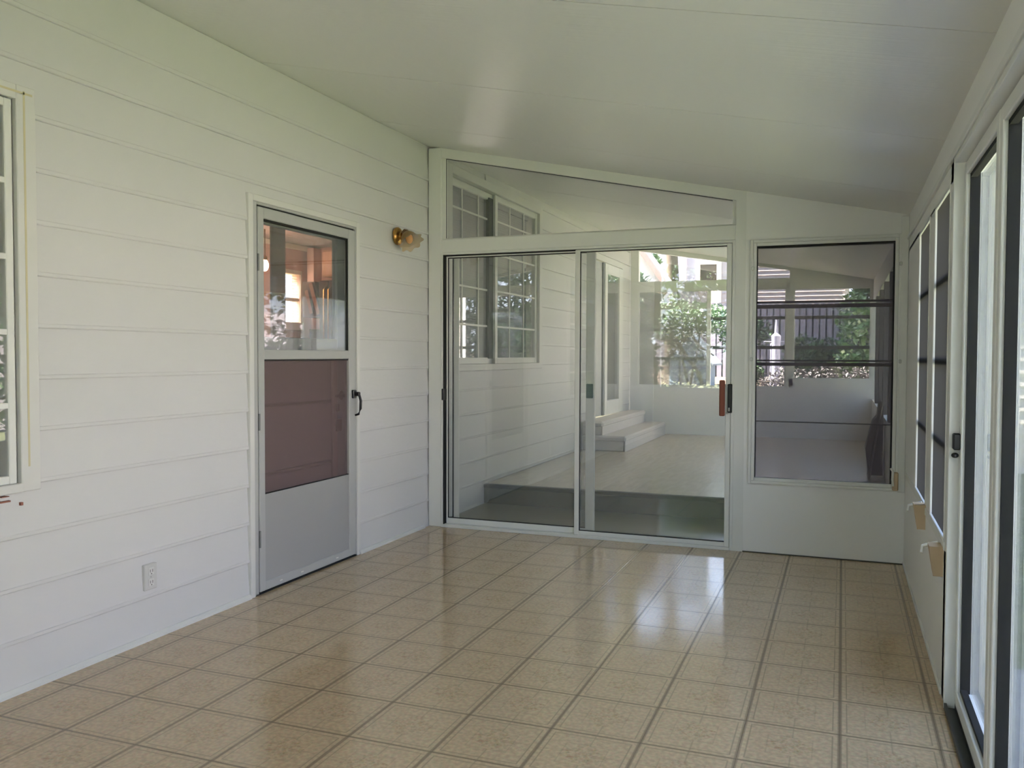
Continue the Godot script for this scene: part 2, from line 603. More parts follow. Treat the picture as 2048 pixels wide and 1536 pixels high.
func shell() -> void:
	# ---- floors
	var fl := thing("floor", "floor of glossy beige patterned vinyl tiles in the front porch room", "floor", V(0, 0, 0), "structure")
	part(fl, "subfloor", B(V(XL - 0.03, -0.25, -6.95), V(XR + 0.06, -0.0042, ZB + 0.1)), M.subfloor)
	var P := 0.3105
	var x0 := -0.922
	var z0 := -3.105
	var rest := Geo.new()
	var shared := {}
	for i in range(-8, 6):
		for j in range(-14, 20):
			var ax: float = max(x0 + P * i, XL) + 0.0002
			var bx: float = min(x0 + P * (i + 1), XR + 0.005) - 0.0002
			var az: float = max(z0 + P * j, ZE - 0.05) + 0.0002
			var bz: float = min(z0 + P * (j + 1), ZB) - 0.0002
			if bx - ax < 0.01 or bz - az < 0.01: continue
			if bz > -1.6:
				tile_mesh(ax, bx, az, bz, x0 + P * i, z0 + P * j, P, 0.0, rest)
				continue
			var centre := V(x0 + P * (i + 0.5), 0, z0 + P * (j + 0.5))
			var key := "%.3f %.3f %.3f %.3f %d" % [ax - centre.x, bx - centre.x, az - centre.z, bz - centre.z, abs(i * 7 + j * 5) % 3]
			if not shared.has(key):
				var g := Geo.new()
				tile_mesh(ax - centre.x, bx - centre.x, az - centre.z, bz - centre.z, -P / 2, -P / 2, P, 0.0, g)
				var me := g.mesh(Vector3.ZERO)
				me.surface_set_material(0, M["tile_%d" % (abs(i * 7 + j * 5) % 3)])
				shared[key] = me
			var o := MeshInstance3D.new()
			o.mesh = shared[key]
			o.name = "floor_tile"
			fl.add_child(o, true)
			o.position = centre
	var back := part(fl, "floor_tile_field", rest, M.tile_0)
	back.set_meta("kind", "stuff")
	# raised floor of the second room
	var f2 := thing("floor", "raised beige vinyl floor of the second porch room behind a dark riser", "floor", V(0, 0, -7), "structure")
	var g2 := Geo.new()
	g2.box(V(XL, YU - 0.004, ZF - 0.05), V(XR, YU, -6.93))
	part(f2, "vinyl_sheet", g2, M.vinyl_floor)
	part(f2, "lower_strip", B(V(XL, -0.004, -6.92), V(XR, 0.0, ZE - 0.05)), M.strip_shaded, "floor strip below the step with shade put into its dark colour")  # same floor as the tiles, coloured dark for the shade there
	part(f2, "slab", B(V(XL - 0.03, -0.25, ZF - 0.1), V(XR + 0.06, YU - 0.0045, -6.93)), M.subfloor)
	part(f2, "riser", B(V(XL, 0.0, -6.93), V(XR, YU - 0.03, -6.90)), M.riser, "dark olive step face, darkened further for the shade on it")  # shade on the step face is put into its colour
	part(f2, "nosing", B(V(XL, YU - 0.03, -6.95), V(XR, YU + 0.003, -6.885), 0.006), M.line_black, "dark rubber nosing")
	# ---- ceiling, in panels 1.22 m wide
	var ce := thing("ceiling", "sloping glossy white panel ceiling falling towards the garden side", "ceiling", V(-1.2, 2.5, -3), "structure")
	var zs := [ZB + 0.1, 1.03, -0.19, -1.41, -2.63, -3.85, -5.07, -6.29, -7.51, -8.73, -9.95, -11.17, ZF - 0.1]
	for i in zs.size() - 1:
		var za: float = zs[i] - 0.003
		var zb: float = zs[i + 1] + 0.003
		var g := Geo.new()
		var xa := XL - 0.03
		var xb := XR + 0.08
		g.hexa([V(xa, ceil_y(xa, za), za), V(xb, ceil_y(xb, za), za), V(xb, ceil_y(xb, za) + 0.08, za), V(xa, ceil_y(xa, za) + 0.08, za),
			V(xa, ceil_y(xa, zb), zb), V(xb, ceil_y(xb, zb), zb), V(xb, ceil_y(xb, zb) + 0.08, zb), V(xa, ceil_y(xa, zb) + 0.08, zb)])
		part(ce, "ceiling_panel", g, M.ceiling)
		if i > 0:
			var s := Geo.new()
			s.hexa([V(xa, ceil_y(xa, zs[i]) + 0.004, zs[i] - 0.004), V(xb, ceil_y(xb, zs[i]) + 0.004, zs[i] - 0.004), V(xb, ceil_y(xb, zs[i]) + 0.03, zs[i] - 0.004), V(xa, ceil_y(xa, zs[i]) + 0.03, zs[i] - 0.004),
				V(xa, ceil_y(xa, zs[i]) + 0.004, zs[i] + 0.004), V(xb, ceil_y(xb, zs[i]) + 0.004, zs[i] + 0.004), V(xb, ceil_y(xb, zs[i]) + 0.03, zs[i] + 0.004), V(xa, ceil_y(xa, zs[i]) + 0.03, zs[i] + 0.004)])
			part(ce, "panel_joint", s, M.hinge)
	var rf := Geo.new()
	rf.hexa([V(XL - 0.2, HL + 0.25, ZB + 0.5), V(XR + 0.45, HR + 0.2, ZB + 0.5), V(XR + 0.45, HR + 0.26, ZB + 0.5), V(XL - 0.2, HL + 0.36, ZB + 0.5),
		V(XL - 0.2, HL + 0.25, ZF - 1.1), V(XR + 0.45, HR + 0.2, ZF - 1.1), V(XR + 0.45, HR + 0.26, ZF - 1.1), V(XL - 0.2, HL + 0.36, ZF - 1.1)])
	solo("roof", rf, M.roofing, "grey porch roof above the sloping ceiling", "roof", "structure", V(-1.2, 2.8, -5))
	# ---- house wall with its siding
	var holes := [[-2.36, -1.2, 0.79, 2.25], [-4.84, -3.75, -0.3, 2.10], [-8.34, -6.22, 1.21, 2.74], [-11.85, -10.42, YU + 0.30, 2.52]]
	var wl := thing("wall_left", "house wall clad in wide white lap siding boards", "wall", V(XL - 0.1, 0, -3), "structure")
	part(wl, "sheathing", wall_cells(XL - 0.15, XL - 0.023, ZF - 0.1, ZB + 0.1, -0.25, 2.93, holes), M.wall_white)
	var cut := [[-2.455, -1.1, 0.765, 2.30], [-4.82, -3.715, -0.3, 2.135], [-8.42, -6.14, 1.16, 2.80], [-11.9, -10.36, YU, 2.58]]
	siding(wl, -5.90, -1.4, 0.0, HL, cut)
	siding(wl, -1.4, ZB, 0.0, HL, cut)
	siding(wl, -6.93, -5.92, 0.0, HL + 0.03, cut)
	siding(wl, ZF + 0.02, -6.93, YU, HL + 0.1, cut)
	for r in [[-3.715, -1.4], [-5.74, -4.82]]:
		var g := Geo.new()
		g.prism([Vector2(XL - 0.01, 0.0), Vector2(XL + 0.016, 0.0), Vector2(XL + 0.014, 0.012), Vector2(XL + 0.004, 0.024), Vector2(XL - 0.01, 0.026)], 2, r[0], r[1])
		solo("baseboard_left", g, M.trim_white, ["low white quarter round moulding under the siding left of the storm door", "short low white moulding between the storm door and the glazed partition"][0 if r[1] > -2 else 1], "moulding", "structure", V(XL, 0, r[1]))
	# ---- back wall behind the camera: windows and a glazed opening like those ahead
	var wb := thing("wall_back", "white back wall of the porch with wide glazed openings", "wall", V(-1.2, 0, ZB), "structure")
	part(wb, "framing", boxes([[V(XL, 0, ZB), V(-2.80, 2.85, ZB + 0.1)], [V(-2.80, 0, ZB), V(XR, 0.77, ZB + 0.1)], [V(-2.80, 2.05, ZB), V(XR, 2.15, ZB + 0.1)], [V(-1.30, 0.77, ZB), V(-1.20, 2.05, ZB + 0.1)], [V(0.28, 0.0, ZB), V(XR + 0.1, 2.05, ZB + 0.1)]]), M.wall_white)
	var gb := Geo.new()
	gb.prism([Vector2(-0.60, 2.15), Vector2(XR, 2.15), Vector2(XR, 2.16), Vector2(-0.60, 2.38)], 2, ZB, ZB + 0.1)
	part(wb, "gable_panel", gb, M.wall_white)
	gb = Geo.new()
	gb.prism([Vector2(-2.80, 2.15), Vector2(-0.60, 2.15), Vector2(-0.60, 2.36), Vector2(-2.80, 2.82)], 2, ZB + 0.045, ZB + 0.05)
	part(wb, "transom_pane", gb, M.glass_plain)
	for r in [[-2.80, -1.30], [-1.20, 0.28]]:
		part(wb, "window_pane", B(V(r[0], 0.77, ZB + 0.045), V(r[1], 2.05, ZB + 0.05)), M.glass_plain)
		part(wb, "vinyl_bar", boxes([[V(r[0], 1.08, ZB + 0.03), V(r[1], 1.12, ZB + 0.06)], [V(r[0], 1.52, ZB + 0.03), V(r[1], 1.56, ZB + 0.06)]]), M.vinyl_bar)

# ring of four bars in the plane x = const (frame of a window in the house wall)
func ring_x(x0: float, x1: float, z0: float, z1: float, y0: float, y1: float, w: float, r := 0.003) -> Geo:
	return boxes([[V(x0, y0, z0), V(x1, y1, z0 + w)], [V(x0, y0, z1 - w), V(x1, y1, z1)], [V(x0, y0, z0 + w), V(x1, y0 + w, z1 - w)], [V(x0, y1 - w, z0 + w), V(x1, y1, z1 - w)]], r)

func ring_z(z0: float, z1: float, x0: float, x1: float, y0: float, y1: float, w: float, r := 0.003) -> Geo:
	return boxes([[V(x0, y0, z0), V(x0 + w, y1, z1)], [V(x1 - w, y0, z0), V(x1, y1, z1)], [V(x0 + w, y0, z0), V(x1 - w, y0 + w, z1)], [V(x0 + w, y1 - w, z0), V(x1 - w, y1, z1)]], r)

func left_wall_openings() -> void:
	# ---- window at the left edge of the picture
	var w := thing("window_1", "white house window with muntins at the left edge, yellowed caulk round its casing", "window", V(XL, 0.8, -1.8), "structure")
	part(w, "casing", boxes([[V(XL - 0.02, 0.765, -2.455), V(XL + 0.006, 2.30, -2.372)], [V(XL - 0.02, 2.245, -2.372), V(XL + 0.006, 2.30, -1.1)], [V(XL - 0.02, 0.765, -2.372), V(XL + 0.014, 0.80, -1.1)], [V(XL - 0.02, 0.80, -1.17), V(XL + 0.006, 2.245, -1.1)]], 0.003), M.trim_white)
	part(w, "frame_gap", ring_x(XL - 0.09, XL - 0.03, -2.375, -1.165, 0.79, 2.25, 0.02, 0.0), M.hinge)
	part(w, "sash", ring_x(XL - 0.06, XL - 0.004, -2.36, -1.18, 0.80, 2.24, 0.032), M.frame_white)
	part(w, "window_pane", B(V(XL - 0.016, 0.82, -2.34), V(XL - 0.012, 2.22, -1.2)), M.glass_plain)
	part(w, "unlit_room_sheet", B(V(XL - 0.12, 0.78, -2.36), V(XL - 0.10, 2.26, -1.2)), M.unlit_room_sheet, "added dark sheet standing in for the dim room behind the glass")  # sheet added to make the glass look onto a dim room
	for y in [1.936, 1.654, 1.372, 1.095]:
		part(w, "muntin", B(V(XL - 0.03, y - 0.011, -2.33), V(XL - 0.006, y + 0.011, -1.21), 0.002), M.frame_white)
	for z in [-2.05, -1.78, -1.5]:
		part(w, "muntin", B(V(XL - 0.03, 0.83, z - 0.011), V(XL - 0.006, 2.21, z + 0.011), 0.002), M.frame_white)
	part(w, "caulk_line", boxes([[V(XL + 0.006, 0.86, -2.408), V(XL + 0.0072, 2.28, -2.400)], [V(XL + 0.006, 2.268, -2.44), V(XL + 0.0072, 2.276, -1.5)]]), M.caulk, "yellowed caulk line")
	part(w, "paint_chip", boxes([[V(XL - 0.012, 0.735, -2.325), V(XL + 0.003, 0.741, -2.26)], [V(XL - 0.012, 0.714, -2.378), V(XL + 0.003, 0.726, -2.368)], [V(XL - 0.012, 0.757, -2.31), V(XL + 0.015, 0.760, -2.28)]]), M.rust_paint, "bare brown paint chips")
	# ---- storm door
	var d := thing("door_1", "light grey storm door with a glass pane above a dark screen and a kick panel", "door", V(XL, 0, -4.28), "structure")
	part(d, "casing", boxes([[V(XL - 0.02, 0.0, -3.752), V(XL + 0.012, 2.135, -3.715)], [V(XL - 0.02, 0.0, -4.82), V(XL + 0.012, 2.135, -4.783)], [V(XL - 0.02, 2.10, -4.783), V(XL + 0.012, 2.135, -3.752)]], 0.003), M.trim_white)
	part(d, "jamb", boxes([[V(XL - 0.15, 0.0, -3.79), V(XL + 0.004, 2.10, -3.752)], [V(XL - 0.04, 0.0, -4.783), V(XL + 0.004, 2.10, -4.772)], [V(XL - 0.15, 2.086, -4.772), V(XL + 0.004, 2.10, -3.79)]], 0.002), M.storm_grey)
	part(d, "head_gap", B(V(XL - 0.03, 2.077, -4.77), V(XL - 0.006, 2.086, -3.795)), M.line_black)
	var zl := -3.797
	var zr := -4.768
	part(d, "stile", B(V(XL - 0.028, 0.012, zl - 0.05), V(XL + 0.006, 2.077, zl), 0.004), M.storm_grey)
	part(d, "stile", B(V(XL - 0.028, 0.012, zr), V(XL + 0.006, 2.077, zr + 0.072), 0.004), M.storm_grey)
	part(d, "top_rail", B(V(XL - 0.028, 2.018, zr + 0.072), V(XL + 0.006, 2.077, zl - 0.05), 0.004), M.storm_grey)
	part(d, "middle_rail", B(V(XL - 0.028, 1.264, zr + 0.072), V(XL + 0.007, 1.318, zl - 0.05), 0.004), M.storm_grey)
	part(d, "kick_panel", B(V(XL - 0.022, 0.055, zr + 0.072), V(XL + 0.0, 0.535, zl - 0.05), 0.002), M.kick_grey)
	part(d, "bottom_rail", B(V(XL - 0.028, 0.012, zr + 0.072), V(XL + 0.006, 0.06, zl - 0.05), 0.004), M.storm_grey)
	part(d, "glass_pane", B(V(XL - 0.014, 1.318, zr + 0.08), V(XL - 0.010, 2.006, zl - 0.055)), M.glass)
	part(d, "glazing_bead", boxes([[V(XL - 0.016, 2.006, zr + 0.072), V(XL - 0.002, 2.018, zl - 0.05)], [V(XL - 0.016, 1.318, zr + 0.072), V(XL - 0.002, 2.006, zr + 0.078)], [V(XL - 0.016, 1.256, zr + 0.072), V(XL - 0.002, 1.264, zl - 0.05)], [V(XL - 0.016, 0.535, zr + 0.072), V(XL + 0.001, 0.539, zl - 0.05)]]), M.line_black)
	part(d, "insect_screen", B(V(XL - 0.013, 0.537, zr + 0.072), V(XL - 0.011, 1.258, zl - 0.05)), M.screen_door, "dark insect screen")
	part(d, "sill", B(V(XL - 0.14, -0.004, -4.80), V(XL + 0.004, 0.008, -3.76)), M.line_black)
	for y in [1.78, 0.93, 0.30]:
		var g := Geo.new()
		g.tube([V(XL + 0.008, y - 0.045, -3.794), V(XL + 0.008, y + 0.045, -3.794)], [0.006, 0.006], 8)
		part(d, "hinge", g, M.hinge)
	for z in [-4.55, -4.18, -3.98]: part(d, "rivet", B(V(XL + 0.004, 0.033, z - 0.012), V(XL + 0.008, 0.039, z + 0.012), 0.001), M.hook_white)
	var h := Geo.new()
	h.box(V(XL + 0.004, 1.015, -4.760), V(XL + 0.022, 1.068, -4.722), 0.004)
	h.box(V(XL + 0.018, 1.03, -4.752), V(XL + 0.056, 1.056, -4.73), 0.005)
	var hp := Geo.new()
	hp.tube([V(XL + 0.05, 1.04, -4.741), V(XL + 0.062, 1.0, -4.741), V(XL + 0.060, 0.95, -4.741), V(XL + 0.046, 0.915, -4.741), V(XL + 0.022, 0.908, -4.741)], [0.008, 0.009, 0.009, 0.008, 0.007], 8)
	var ha := part(d, "handle", h, M.black_plastic, "black pull handle")
	part(ha, "grip", hp, M.black_plastic)
	# ---- inner house door behind it
	var e := thing("door_2", "pinkish wooden house door with a glazed upper half behind the storm door", "door", V(XL - 0.12, 0, -4.3), "structure")
	var xa := XL - 0.15
	var xb := XL - 0.11
	part(e, "stile", B(V(xa, 0.01, -4.90), V(xb, 2.09, -4.742), 0.003), M.kick_grey)
	part(e, "stile", B(V(xa, 0.01, -3.86), V(xb, 2.09, -3.755), 0.003), M.kick_grey)
	part(e, "top_rail", B(V(xa, 2.02, -4.742), V(xb, 2.09, -3.86), 0.003), M.kick_grey)
	part(e, "bottom_rail", B(V(xa, 1.26, -4.742), V(xb, 1.39, -3.86), 0.003), M.kick_grey)
	part(e, "glass_pane", B(V(xa + 0.02, 1.39, -4.742), V(xa + 0.024, 2.02, -3.86)), M.glass_plain)
	var y0 := 0.01
	for y in [0.614, 1.001, 1.26]:
		part(e, "door_panel", B(V(xa + 0.004, y0, -4.672), V(xb + 0.002, y - 0.008, -3.86), 0.006), M.inner_door, "pinkish flat panel")
		y0 = y + 0.008
	part(e, "lock_stile", B(V(xa + 0.004, 0.01, -4.742), V(xb + 0.002, 1.26, -4.688), 0.005), M.inner_door)
	part(e, "groove", B(V(xa, 0.01, -4.70), V(xb - 0.012, 1.26, -3.86)), M.inner_door_groove)
	var k := Geo.new()
	k.lathe(V(xb, 1.03, -4.775), V(1, 0, 0), [[0, 0.0], [0.0, 0.03], [0.008, 0.03], [0.01, 0.012], [0.035, 0.012], [0.035, 0.0]], 16)
	k.bar(V(xb + 0.03, 1.03, -4.78), V(xb + 0.035, 1.03, -4.67), 0.012, 0.018)
	part(e, "handle", k, M.lock_brass)
	var k2 := Geo.new()
	k2.box(V(xb, 0.93, -4.752), V(xb + 0.012, 0.975, -4.722), 0.003)
	k2.box(V(xb, 0.80, -4.775), V(xb + 0.012, 0.88, -4.715), 0.003)
	part(e, "lock_plate", k2, M.lock_brass)

func pane_z(x0: float, x1: float, y0: float, y1: float, z: float) -> Geo: return B(V(x0, y0, z - 0.0025), V(x1, y1, z + 0.0025))

func partition() -> void:
	var w := thing("wall_end", "white framed partition between the two porch rooms", "wall", V(-1.2, 0, ZE), "structure")
	var za := ZE - 0.10
	# posts, header, sloping head, panel round the right window
	part(w, "post", B(V(XL, 0, za), V(-2.80, 2.83, ZE), 0.004), M.frame_white)
	part(w, "header", B(V(-2.80, 2.05, za), V(-0.665, 2.15, ZE), 0.004), M.frame_white)
	var g := Geo.new()
	g.prism([Vector2(-2.80, 2.755), Vector2(-0.60, 2.755 - 2.2 * 0.2087), Vector2(-0.60, ceil_y(-0.60) + 0.01), Vector2(-2.80, ceil_y(-2.80) + 0.01)], 2, za, ZE - 0.004)
	part(w, "head_rail", g, M.frame_white)
	g = Geo.new()
	g.prism([Vector2(-0.665, 0.0), Vector2(-0.60, 0.0), Vector2(-0.60, ceil_y(-0.60) - 0.035), Vector2(-0.665, ceil_y(-0.665) - 0.035)], 2, za, ZE)
	part(w, "post", g, M.frame_white)
	g = Geo.new()
	g.prism([Vector2(-0.60, 2.03), Vector2(XR + 0.06, 2.03), Vector2(XR + 0.06, ceil_y(XR + 0.06) + 0.01), Vector2(-0.60, ceil_y(-0.60) + 0.01)], 2, za, ZE - 0.003)
	part(w, "panel", g, M.wall_white)
	part(w, "panel", B(V(-0.60, 0.0, za), V(XR + 0.06, 0.47, ZE - 0.003)), M.wall_white)
	part(w, "panel", boxes([[V(-0.60, 0.47, za), V(-0.545, 2.03, ZE - 0.003)], [V(0.305, 0.47, za), V(XR + 0.06, 2.03, ZE - 0.003)]]), M.wall_white)
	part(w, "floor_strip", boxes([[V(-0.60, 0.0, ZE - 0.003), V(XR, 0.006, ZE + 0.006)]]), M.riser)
	part(w, "post", B(V(0.325, 0.45, ZE - 0.003), V(XR, ceil_y(XR), ZE + 0.012), 0.004), M.frame_white)
	# transom over the door
	var t := thing("window_2", "long tapering transom pane over the sliding door in the partition", "window", V(-1.7, 2.15, ZE), "structure")
	g = Geo.new()
	g.prism([Vector2(-2.785, 2.145), Vector2(-0.662, 2.145), Vector2(-0.662, 2.308), Vector2(-2.785, 2.757)], 2, ZE - 0.052, ZE - 0.047)
	part(t, "glass_pane", g, M.glass)
	g = Geo.new()
	g.box(V(-2.80, 2.15, ZE - 0.055), V(-2.772, 2.755, ZE - 0.02)); g.box(V(-0.69, 2.15, ZE - 0.055), V(-0.665, 2.315, ZE - 0.02))
	g.box(V(-2.772, 2.15, ZE - 0.055), V(-0.69, 2.158, ZE - 0.02))
	part(t, "glazing_bead", g, M.frame_white)
	g = Geo.new()
	g.bar(V(-2.772, 2.749, ZE - 0.03), V(-0.69, 2.749 - 2.082 * 0.2087, ZE - 0.03), 0.01, 0.006)
	g.box(V(-2.776, 2.16, ZE - 0.034), V(-2.770, 2.75, ZE - 0.026))
	part(t, "gasket", g, M.line_black)
	# sliding door
	var d := thing("door_3", "white framed two-panel sliding glass door in the partition", "door", V(-1.73, 0, ZE), "structure")
	part(d, "frame", boxes([[V(-2.80, 0.0, za), V(-2.787, 2.05, ZE + 0.004)], [V(-0.685, 0.0, za), V(-0.665, 2.05, ZE + 0.004)], [V(-2.787, 2.035, za), V(-0.685, 2.05, ZE + 0.004)], [V(-2.787, 0.0, za), V(-0.685, 0.022, ZE + 0.006)]], 0.002), M.frame_white)
	part(d, "frame_gap", boxes([[V(-2.787, 0.022, ZE - 0.06), V(-2.781, 2.035, ZE - 0.004)], [V(-2.781, 2.027, ZE - 0.06), V(-1.76, 2.035, ZE - 0.02)]]), M.line_black)
	# left panel, on the rear track
	for k in 2:
		var x0: float = [-2.781, -1.762][k]
		var x1: float = [-1.63, -0.687][k]
		var zf: float = ZE + [-0.045, -0.004][k]
		var sl: float = [0.014, 0.036][k]
		var sr: float = [0.062, 0.034][k]
		var yb: float = 0.022
		var yt: float = 2.03
		var fr := boxes([[V(x0, yb, zf - 0.034), V(x0 + sl, yt, zf)], [V(x1 - sr, yb, zf - 0.034), V(x1, yt, zf)], [V(x0 + sl, yb, zf - 0.034), V(x1 - sr, yb + [0.042, 0.030][k], zf)], [V(x0 + sl, yt - 0.012, zf - 0.034), V(x1 - sr, yt, zf)]], 0.003)
		var pn := part(d, "door_panel", fr, M.frame_white)
		part(pn, "glass_pane", pane_z(x0 + sl - 0.004, x1 - sr + 0.004, yb + 0.03, yt - 0.008, zf - 0.015), M.glass)
		part(pn, "second_pane", pane_z(x0 + sl - 0.004, x1 - sr + 0.004, yb + 0.03, yt - 0.008, zf - 0.027), M.glass_plain)
		var yg: float = yb + [0.042, 0.030][k]
		part(pn, "gasket", boxes([[V(x0 + sl, yg, zf - 0.014), V(x0 + sl + 0.004, yt - 0.012, zf - 0.002)], [V(x0 + sl, yg, zf - 0.014), V(x1 - sr, yg + 0.005, zf - 0.002)], [V(x0 + sl, yt - 0.018, zf - 0.014), V(x1 - sr, yt - 0.012, zf - 0.002)]]), M.line_black)
		if k == 0:
			part(pn, "inner_bead", B(V(x0 + sl + 0.03, yg, zf - 0.03), V(x0 + sl + 0.036, yt - 0.02, zf - 0.017)), M.line_black)
			part(pn, "back_stile", B(V(x0 + sl + 0.036, yg - 0.02, zf - 0.040), V(x0 + sl + 0.078, yt, zf - 0.029), 0.002), M.frame_white)
			part(pn, "latch", B(V(-2.794, 0.955, zf - 0.002), V(-2.777, 1.04, zf + 0.055), 0.003), M.black_plastic)
			part(pn, "pull", B(V(-1.687, 0.99, zf - 0.004), V(-1.638, 1.092, zf + 0.012), 0.004), M.teal_plastic, "dark green finger pull")
		else:
			part(pn, "wood_handle", B(V(-0.758, 0.893, zf + 0.004), V(-0.722, 1.131, zf + 0.030), 0.006), M.wood_pull, "reddish brown wooden grip")
			part(pn, "latch", boxes([[V(-0.705, 0.915, zf), V(-0.676, 1.106, zf + 0.018)]], 0.004), M.black_plastic, "black latch plate")
			part(pn, "latch_screw", boxes([[V(-0.722, 1.09, zf), V(-0.70, 1.098, zf + 0.012)], [V(-0.70, 0.925, zf + 0.018), V(-0.69, 0.95, zf + 0.023)], [V(-0.722, 0.905, zf), V(-0.70, 0.914, zf + 0.012)]], 0.002), M.steel)
	# vinyl window beside the door
	var v := thing("window_3", "white framed window with a dark screen and three thin bars right of the sliding door", "window", V(-0.12, 0.46, ZE), "structure")
	part(v, "frame", ring_z(ZE - 0.05, ZE + 0.010, -0.572, 0.335, 0.455, 2.045, 0.020, 0.003), M.frame_white)
	part(v, "inner_frame", ring_z(ZE - 0.05, ZE + 0.004, -0.552, 0.315, 0.475, 2.025, 0.021, 0.003), M.frame_white)
	part(v, "head_track", B(V(-0.53, 1.99, ZE - 0.04), V(0.293, 2.004, ZE - 0.004)), M.line_black)
	part(v, "insect_screen", B(V(-0.531, 0.496, ZE - 0.012), V(0.294, 2.003, ZE - 0.010)), M.screen_grey, "grey insect screen")
	part(v, "vinyl_pane", pane_z(-0.531, 0.294, 0.496, 2.003, ZE - 0.035), M.glass_plain)
	for b in [[1.640, 0.013, 0], [1.612, 0.024, 1], [1.262, 0.010, 0], [1.238, 0.022, 1], [0.864, 0.006, 0]]:
		part(v, "vinyl_bar", B(V(-0.531, b[0] - b[1] / 2, ZE - 0.045), V(0.294, b[0] + b[1] / 2, ZE - 0.018), 0.002), M.line_black if b[2] == 0 else M.vinyl_bar)
	part(v, "side_track", boxes([[V(0.284, 0.496, ZE - 0.04), V(0.294, 2.0, ZE - 0.008)], [V(-0.531, 0.496, ZE - 0.04), V(-0.526, 2.0, ZE - 0.008)]]), M.line_black)
	for q in [[-0.553, 1.86], [-0.557, 1.27], [0.325, 1.86], [0.33, 1.26]]:
		part(v, "clip", B(V(q[0] - 0.008, q[1] - 0.012, ZE + 0.008), V(q[0] + 0.008, q[1] + 0.012, ZE + 0.018), 0.003), M.steel)

